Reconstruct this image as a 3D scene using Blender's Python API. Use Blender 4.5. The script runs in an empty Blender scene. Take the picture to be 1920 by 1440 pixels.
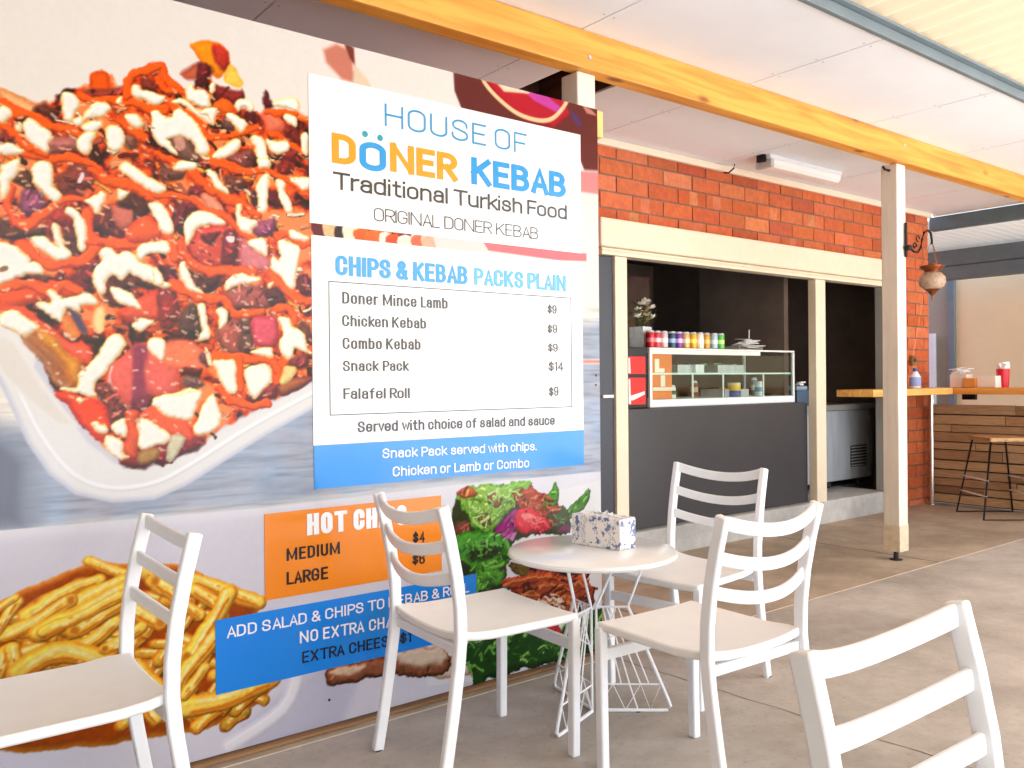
import bpy, bmesh, math, random
import numpy as np
from mathutils import Vector, Matrix
R = math.radians
random.seed(7)
S = bpy.context.scene
COL = S.collection

# ------------------------------------------------------------------ camera
cam_d = bpy.data.cameras.new('camera')
cam = bpy.data.objects.new('camera', cam_d); COL.objects.link(cam)
cam_d.sensor_width = 36.0; cam_d.lens = 1612.5/1920*36; cam_d.clip_start = .05; cam_d.clip_end = 600
yaw, pitch, roll = R(51.98), R(-.2), R(-.55)
fw = Vector((math.cos(yaw)*math.cos(pitch), math.sin(yaw)*math.cos(pitch), math.sin(pitch)))
rt = Vector((math.sin(yaw), -math.cos(yaw), 0)); up = rt.cross(fw)
r2 = rt*math.cos(roll)+up*math.sin(roll); u2 = -rt*math.sin(roll)+up*math.cos(roll)
cam.matrix_world = Matrix(((r2.x, u2.x, -fw.x, 0), (r2.y, u2.y, -fw.y, 0), (r2.z, u2.z, -fw.z, 1.2), (0, 0, 0, 1)))
S.camera = cam

# ------------------------------------------------------------------ sky, sun, exposure
SUN_EL, SUN_AZ = 52, -62          # azimuth measured from +X towards +Y
w = bpy.data.worlds.new('World'); S.world = w; w.use_nodes = True
nt = w.node_tree; bg = nt.nodes['Background']
sky = nt.nodes.new('ShaderNodeTexSky'); sky.sky_type = 'NISHITA'; sky.sun_disc = False
sky.sun_elevation = R(SUN_EL); sky.sun_rotation = R(90-SUN_AZ); sky.air_density = 1.0; sky.dust_density = 2.0
nt.links.new(sky.outputs[0], bg.inputs[0]); bg.inputs[1].default_value = .13
sd = bpy.data.lights.new('sun', 'SUN'); sd.energy = 5.0; sd.angle = R(.5); sd.color = (1, .995, .99)
sun = bpy.data.objects.new('sun', sd); COL.objects.link(sun)
dirv = Vector((math.cos(R(SUN_EL))*math.cos(R(SUN_AZ)), math.cos(R(SUN_EL))*math.sin(R(SUN_AZ)), math.sin(R(SUN_EL))))
sun.rotation_euler = dirv.to_track_quat('Z', 'Y').to_euler(); sun.location = (4, -6, 9)
S.view_settings.view_transform = 'Standard'; S.view_settings.look = 'None'
S.view_settings.gamma = 1; S.view_settings.exposure = 2.5
S.render.engine = 'CYCLES'
S.cycles.max_bounces = 10; S.cycles.diffuse_bounces = 6; S.cycles.glossy_bounces = 4; S.cycles.transmission_bounces = 6
S.cycles.use_denoising = True; S.cycles.sample_clamp_indirect = 8

# ------------------------------------------------------------------ helpers
def lin(c):
    return tuple(((v/255)/12.92 if v/255 <= .04045 else ((v/255+.055)/1.055)**2.4) for v in c[:3])

def pbr(name, rgb, rough=.5, metal=0, var=None, bump=None, attr=False, spec=.5, coat=0, stretch=None, trans=0):
    """rgb in sRGB 0-255; var=(scale, amount) mottling; bump=(scale, strength)"""
    m = bpy.data.materials.new(name); m.use_nodes = True
    n = m.node_tree.nodes; l = m.node_tree.links; b = n['Principled BSDF']
    b.inputs['Roughness'].default_value = rough; b.inputs['Metallic'].default_value = metal
    b.inputs['Specular IOR Level'].default_value = spec; b.inputs['Coat Weight'].default_value = coat
    c = lin(rgb); b.inputs['Base Color'].default_value = (*c, 1)
    src = None
    if attr:
        a = n.new('ShaderNodeVertexColor'); a.layer_name = 'Col'; src = a.outputs['Color']
    tc = n.new('ShaderNodeTexCoord'); co = tc.outputs['Object']
    if stretch:
        mp = n.new('ShaderNodeMapping'); mp.inputs['Scale'].default_value = stretch
        l.new(co, mp.inputs[0]); co = mp.outputs[0]
    if var:
        t = n.new('ShaderNodeTexNoise'); t.inputs['Scale'].default_value = var[0]; t.inputs['Detail'].default_value = 6; t.inputs['Roughness'].default_value = .62
        l.new(co, t.inputs['Vector'])
        mr = n.new('ShaderNodeMapRange'); mr.inputs[1].default_value = .25; mr.inputs[2].default_value = .75
        mr.inputs[3].default_value = 1-var[1]; mr.inputs[4].default_value = 1+var[1]*.6
        l.new(t.outputs[0], mr.inputs[0])
        mx = n.new('ShaderNodeMix'); mx.data_type = 'RGBA'; mx.blend_type = 'MULTIPLY'; mx.inputs[0].default_value = 1
        if src: l.new(src, mx.inputs[6])
        else: mx.inputs[6].default_value = (*c, 1)
        l.new(mr.outputs[0], mx.inputs[7]); src = mx.outputs[2]
    if src: l.new(src, b.inputs['Base Color'])
    if bump:
        t2 = n.new('ShaderNodeTexNoise'); t2.inputs['Scale'].default_value = bump[0]; t2.inputs['Detail'].default_value = 5
        l.new(co, t2.inputs['Vector'])
        bp = n.new('ShaderNodeBump'); bp.inputs['Strength'].default_value = bump[1]; bp.inputs['Distance'].default_value = .004
        l.new(t2.outputs[0], bp.inputs['Height']); l.new(bp.outputs[0], b.inputs['Normal'])
    return m

class MB:
    """collects simple shapes into ONE mesh object, with an optional colour per face"""
    def __init__(self): self.v = []; self.f = []; self.c = []; self.cur = (200, 200, 200)
    def add(self, vs, fs, col=None):
        o = len(self.v); self.v += [tuple(p) for p in vs]
        self.f += [tuple(i+o for i in q) for q in fs]; self.c += [col or self.cur]*len(fs); return self
    def box(self, x0, y0, z0, x1, y1, z1, col=None):
        vs = [(x, y, z) for z in (z0, z1) for y in (y0, y1) for x in (x0, x1)]
        return self.add(vs, [(0, 2, 3, 1), (4, 5, 7, 6), (0, 1, 5, 4), (2, 6, 7, 3), (0, 4, 6, 2), (1, 3, 7, 5)], col)
    def obox(self, c, sx, sy, sz, rz=0, col=None, m=None):
        M = m or Matrix.Rotation(rz, 3, 'Z')
        vs = [Vector(c)+M@Vector((x*sx/2, y*sy/2, z*sz/2)) for z in (-1, 1) for y in (-1, 1) for x in (-1, 1)]
        return self.add(vs, [(0, 2, 3, 1), (4, 5, 7, 6), (0, 1, 5, 4), (2, 6, 7, 3), (0, 4, 6, 2), (1, 3, 7, 5)], col)
    def prism(self, poly, z0, z1, col=None):
        n = len(poly); vs = [(x, y, z0) for x, y in poly]+[(x, y, z1) for x, y in poly]
        return self.add(vs, [tuple(range(n))[::-1], tuple(range(n, 2*n))]+[(i, (i+1) % n, n+(i+1) % n, n+i) for i in range(n)], col)
    def sweep(self, path, sect, side, col=None, closed=False):
        """sweep a closed 2-D section (a along side, b along side x tangent) along a path"""
        P = [Vector(p) for p in path]; n = len(P); k = len(sect); vs = []; fs = []
        for i, p in enumerate(P):
            if closed: t = P[(i+1) % n]-P[i-1]
            else: t = P[min(i+1, n-1)]-P[max(i-1, 0)]
            t.normalize(); s = Vector(side) if side else (Vector((0, 0, 1)) if abs(t.z) < .9 else Vector((1, 0, 0)))
            s = (s-t*s.dot(t)).normalized(); q = t.cross(s)
            vs += [p+s*a+q*b for a, b in sect]
        for i in range(n if closed else n-1):
            j = (i+1) % n
            fs += [(i*k+m_, i*k+(m_+1) % k, j*k+(m_+1) % k, j*k+m_) for m_ in range(k)]
        if not closed: fs += [tuple(range(k))[::-1], tuple((n-1)*k+i for i in range(k))]
        return self.add(vs, fs, col)
    def bar(self, path, w_, d_, side, col=None):
        a, b = w_/2, d_/2
        return self.sweep(path, [(-a, -b), (a, -b), (a, b), (-a, b)], side, col)
    def tube(self, path, r, k=8, col=None, closed=False):
        return self.sweep(path, [(r*math.cos(i*2*math.pi/k), r*math.sin(i*2*math.pi/k)) for i in range(k)], None, col, closed)
    def lathe(self, c, prof, k=24, col=None, cols=None):
        n = len(prof); vs = []
        for r, z in prof: vs += [(c[0]+r*math.cos(i*2*math.pi/k), c[1]+r*math.sin(i*2*math.pi/k), c[2]+z) for i in range(k)]
        for i in range(n-1):
            o = len(self.v)
            self.add([vs[i*k+m] for m in range(k)]+[vs[(i+1)*k+m] for m in range(k)], [(m, (m+1) % k, k+(m+1) % k, k+m) for m in range(k)], cols[i] if cols else col)
        self.add([vs[m] for m in range(k)], [tuple(range(k))[::-1]], cols[0] if cols else col)
        self.add([vs[(n-1)*k+m] for m in range(k)], [tuple(range(k))], cols[-1] if cols else col)
        return self
    def mesh(self, name, smooth=False, merge=True):
        me = bpy.data.meshes.new(name); me.from_pydata(self.v, [], self.f)
        a = me.color_attributes.new('Col', 'FLOAT_COLOR', 'CORNER')
        cs = []
        for f, c in zip(self.f, self.c): cs += [(*lin(c), 1)]*len(f)
        a.data.foreach_set('color', np.array(cs, dtype=np.float32).ravel())
        bm = bmesh.new(); bm.from_mesh(me)
        if merge: bmesh.ops.remove_doubles(bm, verts=bm.verts, dist=1e-5)
        bmesh.ops.recalc_face_normals(bm, faces=bm.faces); bm.to_mesh(me); bm.free()
        if smooth:
            me.polygons.foreach_set('use_smooth', [True]*len(me.polygons))
            try: me.set_sharp_from_angle(angle=R(38))
            except Exception: pass
        return me
    def build(self, name, mat, parent=None, smooth=False, bevel=0, loc=None, rz=0):
        o = bpy.data.objects.new(name, self.mesh(name, smooth)); COL.objects.link(o); o.data.materials.append(mat)
        if parent: o.parent = parent
        if loc: o.location = loc
        o.rotation_euler.z = rz
        if bevel:
            b = o.modifiers.new('bevel', 'BEVEL'); b.width = bevel; b.segments = 2; b.limit_method = 'ANGLE'; b.angle_limit = R(40)
        return o

def tag(o, label=None, cat=None, group=None, kind=None):
    if label: o['label'] = label
    if cat: o['category'] = cat
    if group: o['group'] = group
    if kind: o['kind'] = kind
    return o
def thing(name, label, cat, loc=(0, 0, 0), rz=0, group=None):
    o = bpy.data.objects.new(name, None); COL.objects.link(o); o.empty_display_size = .1
    o.location = loc; o.rotation_euler.z = rz
    return tag(o, label, cat, group)
def dup(root, loc, rz, label):
    r = root.copy(); COL.objects.link(r); r.location = loc; r.rotation_euler.z = rz; r['label'] = label
    for ch in [o for o in S.objects if o.parent == root]:
        c = ch.copy(); COL.objects.link(c); c.parent = r
        for g in [o for o in S.objects if o.parent == ch]:
            d = g.copy(); COL.objects.link(d); d.parent = c
    return r
def arc(cx, cz, r, a0, a1, n):
    return [(cx+r*math.cos(R(a0+(a1-a0)*i/n)), cz+r*math.sin(R(a0+(a1-a0)*i/n))) for i in range(n+1)]

# ------------------------------------------------------------------ materials
def concrete(name, rgb, dark, sc, amt):
    m = pbr(name, rgb, .78, var=(sc, amt), bump=(60, .25)); n = m.node_tree.nodes; l = m.node_tree.links
    b = n['Principled BSDF']; src = b.inputs['Base Color'].links[0].from_socket
    t = n.new('ShaderNodeTexNoise'); t.inputs['Scale'].default_value = 1.1; t.inputs['Detail'].default_value = 8; t.inputs['Roughness'].default_value = .7
    tc = n.new('ShaderNodeTexCoord'); l.new(tc.outputs['Object'], t.inputs['Vector'])
    rp = n.new('ShaderNodeValToRGB'); rp.color_ramp.elements[0].position = .38; rp.color_ramp.elements[1].position = .62
    l.new(t.outputs[0], rp.inputs[0])
    mx = n.new('ShaderNodeMix'); mx.data_type = 'RGBA'; mx.inputs[6].default_value = (*lin(dark), 1)
    l.new(rp.outputs[0], mx.inputs[0]); l.new(src, mx.inputs[7])
    # small dark pits and stains
    v = n.new('ShaderNodeTexNoise'); v.inputs['Scale'].default_value = 38; v.inputs['Detail'].default_value = 3; l.new(tc.outputs['Object'], v.inputs['Vector'])
    r3 = n.new('ShaderNodeValToRGB'); r3.color_ramp.elements[0].position = .3; r3.color_ramp.elements[0].color = (.62, .6, .58, 1); r3.color_ramp.elements[1].position = .42
    l.new(v.outputs[0], r3.inputs[0])
    m2 = n.new('ShaderNodeMix'); m2.data_type = 'RGBA'; m2.blend_type = 'MULTIPLY'; m2.inputs[0].default_value = .35
    l.new(mx.outputs[2], m2.inputs[6]); l.new(r3.outputs[0], m2.inputs[7]); l.new(m2.outputs[2], b.inputs['Base Color'])
    return m
def timber(name, rgb, dark, axis=0, rough=.55, knots=True, sc=1.0):
    m = pbr(name, rgb, rough, bump=(30, .12)); n = m.node_tree.nodes; l = m.node_tree.links; b = n['Principled BSDF']
    tc = n.new('ShaderNodeTexCoord'); mp = n.new('ShaderNodeMapping')
    s = [14*sc]*3; s[axis] = .9*sc; mp.inputs['Scale'].default_value = s; l.new(tc.outputs['Object'], mp.inputs[0])
    t = n.new('ShaderNodeTexNoise'); t.inputs['Scale'].default_value = 1.6; t.inputs['Detail'].default_value = 7; t.inputs['Distortion'].default_value = .7; l.new(mp.outputs[0], t.inputs['Vector'])
    rp = n.new('ShaderNodeValToRGB'); rp.color_ramp.elements[0].position = .32; rp.color_ramp.elements[1].position = .6
    rp.color_ramp.elements[0].color = (*lin(dark), 1); rp.color_ramp.elements[1].color = (*lin(rgb), 1); l.new(t.outputs[0], rp.inputs[0])
    out = rp.outputs[0]
    if knots:
        mp2 = n.new('ShaderNodeMapping'); s2 = [5.5]*3; s2[axis] = 2.3; mp2.inputs['Scale'].default_value = s2; l.new(tc.outputs['Object'], mp2.inputs[0])
        vo = n.new('ShaderNodeTexVoronoi'); vo.inputs['Scale'].default_value = 1.0; l.new(mp2.outputs[0], vo.inputs['Vector'])
        r4 = n.new('ShaderNodeValToRGB'); r4.color_ramp.elements[0].position = .06; r4.color_ramp.elements[1].position = .15
        r4.color_ramp.elements[0].color = (.16, .07, .02, 1); r4.color_ramp.elements[1].color = (1, 1, 1, 1); l.new(vo.outputs[0], r4.inputs[0])
        mx = n.new('ShaderNodeMix'); mx.data_type = 'RGBA'; mx.blend_type = 'MULTIPLY'; mx.inputs[0].default_value = .75
        l.new(out, mx.inputs[6]); l.new(r4.outputs[0], mx.inputs[7]); out = mx.outputs[2]
    l.new(out, b.inputs['Base Color']); return m

M = dict(
    slab_in=concrete('inner_concrete', (189, 172, 151), (150, 135, 116), 5, .16),
    slab_out=concrete('outer_concrete', (189, 182, 174), (154, 146, 137), 6, .16),
    ground=concrete('yard_concrete', (196, 198, 201), (176, 178, 181), 4, .15),
    kerb=concrete('step_concrete', (200, 198, 192), (160, 158, 154), 9, .2),
    joint=pbr('joint_filler', (236, 228, 212), .8, var=(20, .2)),
    crack=pbr('crack', (70, 62, 54), .9),
    ceil=pbr('ceiling_sheet', (236, 240, 245), .75, var=(1.6, .06)),
    seam=pbr('ceiling_seam', (150, 142, 134), .8),
    cornice=pbr('cream_trim', (238, 222, 196), .5, var=(6, .05)),
    frame=pbr('cream_frame', (236, 220, 194), .42, var=(9, .06)),
    brick=pbr('brick', (200, 80, 40), .8, attr=True, var=(26, .26), bump=(70, .5)),
    dark_int=pbr('dark_interior', (64, 56, 50), .8, var=(2, .3)),
    black_panel=pbr('black_laminate', (60, 60, 64), .38, var=(2.2, .12)),
    beam=timber('orange_pine', (234, 166, 68), (208, 130, 42), 0, .5),
    post=pbr('weathered_cream_paint', (224, 214, 198), .6, var=(3.5, .12), stretch=(9, 9, 1), bump=(14, .2)),
    post_dark=pbr('rusty_steel', (60, 56, 56), .6, metal=.4, var=(30, .3)),
    white=pbr('white_paint', (234, 236, 240), .36, var=(9, .05)),
    seat=pbr('white_seat_plastic', (235, 235, 235), .48, var=(12, .04), bump=(300, .1)),
    rubber=pbr('dark_rubber', (36, 36, 38), .7),
    tabletop=pbr('white_laminate', (234, 235, 236), .2, var=(5, .03), coat=.3),
    steel=pbr('grey_painted_steel', (116, 130, 136), .5, var=(5, .18), metal=.1, stretch=(1, 1, 1)),
    stainless=pbr('stainless', (206, 212, 220), .36, metal=.45, var=(2.5, .22), stretch=(6, 6, .8)),
    chrome=pbr('chrome', (225, 225, 225), .18, metal=1),
    far_steel=pbr('blue_grey_steel', (92, 112, 118), .5, var=(5, .22)),
    bartop=timber('shaded_oiled_pine', (226, 156, 74), (196, 116, 40), 1, .42, knots=False),  # darker copy of the shelf pine, shade on the bar front in its colour
    plank=pbr('pallet_planks', (150, 110, 70), .75, attr=True, var=(7, .35), stretch=(5, 1.2, 12), bump=(30, .4)),
    stoolwood=timber('stool_wood', (206, 164, 112), (160, 112, 66), 0, .5, knots=False),
    iron=pbr('black_iron', (34, 30, 28), .45, metal=.6),
    cream_wall=pbr('cream_render', (246, 222, 178), .8, var=(2, .06)),
    plain=pbr('coloured', (200, 200, 200), .45, attr=True),
    gloss=pbr('coloured_gloss', (200, 200, 200), .22, attr=True, metal=.15),
    matte=pbr('coloured_matte', (200, 200, 200), .8, attr=True),
    kick=timber('weathered_batten', (150, 112, 76), (96, 70, 46), 0, .8, knots=False),
    edge=timber('pine_edge', (246, 206, 130), (226, 176, 96), 2, .6, knots=False),
    copper=pbr('copper', (150, 84, 50), .35, metal=.8, var=(20, .3)),
    hatch=timber('brown_rafter', (94, 58, 36), (60, 36, 24), 1, .7, knots=False),
    rail=pbr('pale_aluminium', (232, 236, 232), .3, metal=.2),
    mosaic=pbr('mosaic_glass', (180, 150, 128), .35, var=(55, .5)),
    diffuser=pbr('light_diffuser', (244, 244, 240), .4),
)
def glassy(name, tint, k=.04):
    m = bpy.data.materials.new(name); m.use_nodes = True; n = m.node_tree.nodes; l = m.node_tree.links
    n.remove(n['Principled BSDF']); o = n['Material Output']
    t = n.new('ShaderNodeBsdfTransparent'); t.inputs[0].default_value = (*lin(tint), 1)
    g = n.new('ShaderNodeBsdfGlossy'); g.inputs['Roughness'].default_value = .03
    lw = n.new('ShaderNodeLayerWeight'); lw.inputs[0].default_value = .5
    pw = n.new('ShaderNodeMath'); pw.operation = 'POWER'; pw.inputs[1].default_value = 4; l.new(lw.outputs['Facing'], pw.inputs[0])
    ad = n.new('ShaderNodeMath'); ad.operation = 'MULTIPLY_ADD'; ad.inputs[1].default_value = .6; ad.inputs[2].default_value = k; l.new(pw.outputs[0], ad.inputs[0])
    mx = n.new('ShaderNodeMixShader'); l.new(ad.outputs[0], mx.inputs[0]); l.new(t.outputs[0], mx.inputs[1]); l.new(g.outputs[0], mx.inputs[2]); l.new(mx.outputs[0], o.inputs[0])
    return m
M['glass'] = glassy('clear_glass', (244, 250, 247), .03)
def translucent(name, rgb, k=.5):
    m = bpy.data.materials.new(name); m.use_nodes = True; n = m.node_tree.nodes; l = m.node_tree.links
    n.remove(n['Principled BSDF']); o = n['Material Output']
    d = n.new('ShaderNodeBsdfDiffuse'); d.inputs[0].default_value = (*lin(rgb), 1); t = n.new('ShaderNodeBsdfTranslucent'); t.inputs[0].default_value = (*lin(rgb), 1)
    mx = n.new('ShaderNodeMixShader'); mx.inputs[0].default_value = k; l.new(d.outputs[0], mx.inputs[1]); l.new(t.outputs[0], mx.inputs[2]); l.new(mx.outputs[0], o.inputs[0])
    return m
M['polyroof'] = translucent('yellowed_roof_sheet', (226, 208, 178), .04)
M['whiteroof'] = translucent('white_roof_sheet', (222, 220, 214), .04)

# floral print for the tissue box
def floral():
    m = pbr('floral_print', (236, 232, 228), .5); n = m.node_tree.nodes; l = m.node_tree.links; b = n['Principled BSDF']
    tc = n.new('ShaderNodeTexCoord'); ns = n.new('ShaderNodeTexNoise'); ns.inputs['Scale'].default_value = 26; ns.inputs['Detail'].default_value = 2; l.new(tc.outputs['Object'], ns.inputs['Vector'])
    mp = n.new('ShaderNodeMix'); mp.data_type = 'RGBA'; mp.inputs[0].default_value = .16; l.new(tc.outputs['Object'], mp.inputs[6]); l.new(ns.outputs[1], mp.inputs[7])
    v = n.new('ShaderNodeTexVoronoi'); v.feature = 'DISTANCE_TO_EDGE'; v.inputs['Scale'].default_value = 48; l.new(mp.outputs[2], v.inputs['Vector'])
    r = n.new('ShaderNodeValToRGB'); r.color_ramp.elements[0].position = .03; r.color_ramp.elements[1].position = .09; l.new(v.outputs[0], r.inputs[0])
    n2 = n.new('ShaderNodeTexNoise'); n2.inputs['Scale'].default_value = 40; n2.inputs['Detail'].default_value = 4; l.new(tc.outputs['Object'], n2.inputs['Vector'])
    r2_ = n.new('ShaderNodeValToRGB'); r2_.color_ramp.elements[0].position = .57; r2_.color_ramp.elements[1].position = .6; l.new(n2.outputs[0], r2_.inputs[0])
    n3 = n.new('ShaderNodeTexNoise'); n3.inputs['Scale'].default_value = 26; l.new(tc.outputs['Object'], n3.inputs['Vector'])
    r3 = n.new('ShaderNodeValToRGB'); r3.color_ramp.elements[0].position = .46; r3.color_ramp.elements[1].position = .52; l.new(n3.outputs[0], r3.inputs[0])
    c1 = n.new('ShaderNodeMix'); c1.data_type = 'RGBA'; c1.inputs[6].default_value = (*lin((150, 160, 176)), 1); c1.inputs[7].default_value = (*lin((238, 234, 230)), 1)
    mxm = n.new('ShaderNodeMath'); mxm.operation = 'MAXIMUM'; l.new(r.outputs[0], mxm.inputs[0]); l.new(r3.outputs[0], mxm.inputs[1]); l.new(mxm.outputs[0], c1.inputs[0])
    c2 = n.new('ShaderNodeMix'); c2.data_type = 'RGBA'; l.new(c1.outputs[2], c2.inputs[6]); c2.inputs[7].default_value = (*lin((104, 122, 160)), 1); l.new(r2_.outputs[0], c2.inputs[0])
    l.new(c2.outputs[2], b.inputs['Base Color']); return m
M['floral'] = floral()

# ================================================================== THE SETTING
WY, CZ = 4.02, 2.765             # shop wall plane, ceiling height
g = MB().box(-60, -60, -.4, 60, -2.6, -.12).build('ground', M['ground']); tag(g, kind='structure')
mb = MB().box(-6, -2.6, -.4, 14, 2.672, 0)
fl = mb.build('pavement', M['slab_out']); tag(fl, kind='structure')
fl2 = MB().box(-6, 2.682, -.4, 14, 4.6, 0).build('veranda_floor', M['slab_in']); tag(fl2, kind='structure')
jn = MB().box(-6, 2.672, -.4, 14, 2.682, -.001).build('floor_joint', M['joint']); tag(jn, kind='structure')
# saw cuts and cracks: thin strips lying 2 mm proud of nothing else
def crack(pts, wd, z=.0015):
    vs = []; fs = []
    for i, (x, y) in enumerate(pts):
        a = Vector(pts[max(i-1, 0)]); b = Vector(pts[min(i+1, len(pts)-1)]); d = (b-a).normalized(); q = Vector((-d.y, d.x))*wd/2*random.uniform(.6, 1.2)
        vs += [(x+q.x, y+q.y, z), (x-q.x, y-q.y, z)]
        if i: fs.append((2*i-2, 2*i-1, 2*i+1, 2*i))
    return vs, fs
mb = MB()
mb.add(*crack([(5.598, 2.69+.07*i) for i in range(20)], .012, .0012))
mb.add(*crack([(3.2, 2.69+.07*i) for i in range(20)], .009, .0012))
pts = [(2.62+.004*math.sin(i*1.3)+.0035*i, 2.66-.05*i) for i in range(60)]
mb.add(*crack(pts, .0035))
ck = mb.build('pavement_cracks', M['crack']); tag(ck, kind='structure')

# ---------------------------------------------------------------- brick shop
shop = thing('brick_shop', 'red brick takeaway shop with a cream framed serving opening behind the tables', 'shop', (5.6, WY, 0))
def put(o, root):
    o.parent = root; o.matrix_parent_inverse = Matrix.Translation(-Vector(root.location)); return o
def brick_wall(mb, x0, x1, z0, z1, y, off=0.0, depth=.05, ret=False):
    L, H, J = .302, .108, .012
    nrow = int(round((z1-z0)/H)); k = 0
    zt = z1
    while zt > z0+.02:
        zb = max(zt-H+J, z0); xs = off+(L/2 if k % 2 else 0); a = xs+math.floor((x0-xs)/L)*L
        while a < x1-.01:
            l_, r_ = max(a+J/2, x0), min(a+L-J/2, x1)
            if r_-l_ > .02:
                t = random.random()
                base = (200, 100, 54) if t < .66 else ((184, 88, 48) if t < .84 else (206, 114, 68))
                dv = random.uniform(-10, 10); c = tuple(max(0, min(255, q+dv+random.uniform(-4, 4))) for q in base)
                dy = random.uniform(-.002, .002)
                if random.random() < .2 and r_-l_ > .2:      # kiss marks: a paler band across the brick
                    m1 = l_+(r_-l_)*random.choice((.25, .4, .55)); m2 = m1+(r_-l_)*.3; pc = (206+random.randint(-10, 8), 114+random.randint(-8, 16), 76)
                    for (p, q_, cc) in ((l_, m1, c), (m1, m2, pc), (m2, r_, c)): mb.box(p, y+dy, zb, q_, y+depth, zt, cc)
                else: mb.box(l_, y+dy, zb, r_, y+depth, zt, c)
            a += L
        zt -= H; k += 1
    mb.box(x0, y+.007, z0, x1, y+depth+.02, z1, (128, 106, 88))
mb = MB()
JO = 4.028
brick_wall(mb, 2.3, 7.40, 2.236, CZ-.018, WY, JO)
brick_wall(mb, 7.40, 8.2, .0, CZ-.018, WY, JO)
brick_wall(mb, 2.3, 3.84, .0, 2.236, WY, JO)
mb.box(-6, WY, 0, 2.3, WY+.07, CZ, (190, 82, 46))
mb.box(8.19, WY+.07, 0, 8.2, 7.4, CZ, (190, 90, 60)).box(-1.4, -4.2, 0, -1.25, WY-.001, CZ-.003, (150, 148, 144))  # grey box: unseen wing wall, added to block light from the left
wall = put(mb.build('wall', M['brick']), shop)
put(MB().box(-6, 3.985, CZ-.05, 8.22, 4.018, CZ-.002).build('cornice', M['cornice'], bevel=.006), shop)
# roller shutter casing and the cream frame
put(MB().box(3.80, 3.93, 2.052, 7.40, 4.018, 2.236).build('shutter_box', M['frame'], bevel=.012), shop)
put(MB().box(3.84, 3.965, 2.006, 7.40, 4.06, 2.05).box(3.84, 3.955, 2.03, 7.40, 3.964, 2.036).build('head_rail', M['frame'], bevel=.003), shop)
put(MB().box(3.97, 3.98, .0, 4.08, 4.06, 2.004).build('door_jamb', M['frame'], bevel=.004), shop)
put(MB().box(6.246, 3.975, .186, 6.385, 4.05, 2.004).build('mullion', M['frame'], bevel=.006), shop)
put(MB().box(7.30, 3.985, .186, 7.398, 4.06, 2.004).build('side_jamb', pbr('grey_jamb', (150, 148, 140), .5), bevel=.004), shop)
put(MB().box(4.081, 4.0, -.05, 7.398, 4.5, .184).build('concrete_sill', M['kerb'], bevel=.012), shop)
dr = put(MB().box(3.842, 4.0, .01, 3.968, 4.04, 2.0).build('door', pbr('slate_door', (52, 56, 68), .4), bevel=.003), shop)
put(MB().box(3.86, 3.985, 1.085, 3.955, 3.999, 1.105).build('door_bar', M['white'], bevel=.003), shop)
# dark room behind the opening
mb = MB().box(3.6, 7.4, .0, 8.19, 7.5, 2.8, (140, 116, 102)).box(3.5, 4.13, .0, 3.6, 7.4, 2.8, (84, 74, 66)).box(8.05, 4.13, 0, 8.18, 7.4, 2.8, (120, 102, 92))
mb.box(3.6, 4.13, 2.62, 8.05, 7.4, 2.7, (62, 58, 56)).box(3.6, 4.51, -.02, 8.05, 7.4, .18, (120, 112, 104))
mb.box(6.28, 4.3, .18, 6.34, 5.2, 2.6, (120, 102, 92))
mb.box(5.1, 6.2, .18, 5.45, 6.4, 2.2, (190, 180, 172)).box(6.3, 6.4, .18, 6.9, 6.6, 2.3, (150, 116, 100)).box(3.7, 6.9, 1.5, 4.9, 7.3, 1.54, (60, 120, 100))
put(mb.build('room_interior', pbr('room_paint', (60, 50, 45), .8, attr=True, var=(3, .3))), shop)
for i in range(9): put(MB().obox((4.3+.2*i, 6.2, 2.28+.03*(i % 3)), .012, .02, .25, 0, None, Matrix.Rotation(R(random.uniform(-25, 25)), 3, 'Y')).build('hanging_utensil', M['stainless']), shop)

# ---------------------------------------------------------------- veranda roof
roof = thing('veranda_roof', 'white sheeted veranda ceiling with a dark steel edge and yellowed corrugated outer sheet', 'roof', (3, 3, CZ))
mb = MB(); xs = [2.62+1.2*k for k in range(-7, 5)]+[8.355]; ys = [2.06, 4.02]
for a, b in zip(xs[:-1], xs[1:]):
    a0, b0 = a+.0035, b-.0035
    if abs(a-2.62) < .01:     # open hatch in this bay
        mb.box(a0, 2.06, CZ, 2.885, 4.02, CZ+.012).box(2.885, 2.06, CZ, b0, 2.96, CZ+.012).box(2.885, 3.9, CZ, b0, 4.02, CZ+.012)
        mb.box(3.27, 2.96, CZ, b0, 3.9, CZ+.012)
    else: mb.box(a0, 2.06, CZ, b0, 4.02, CZ+.012)
put(mb.build('ceiling_sheet', M['ceil']), roof)
mb = MB()
for xx in xs[2:-1]:
    for k in range(8):
        for sx in (-.03, .03): mb.add([(xx+sx+.006*math.cos(i*1.047), 2.15+.25*k+.006*math.sin(i*1.047), CZ-.0012) for i in range(6)], [tuple(range(6))])
o = put(mb.build('ceiling_nails', pbr('nail_head', (176, 170, 164), .6)), roof); o['kind'] = 'stuff'
put(MB().box(-6, 2.06, CZ+.016, 2.8, 4.05, CZ+.05).box(3.3, 2.06, CZ+.016, 8.36, 4.05, CZ+.05).box(2.8, 2.06, CZ+.016, 3.299, 2.9, CZ+.05).box(2.8, 2.9, CZ+.452, 3.299, 4.05, CZ+.48).build('seam_backing', M['seam']), roof)
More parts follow.
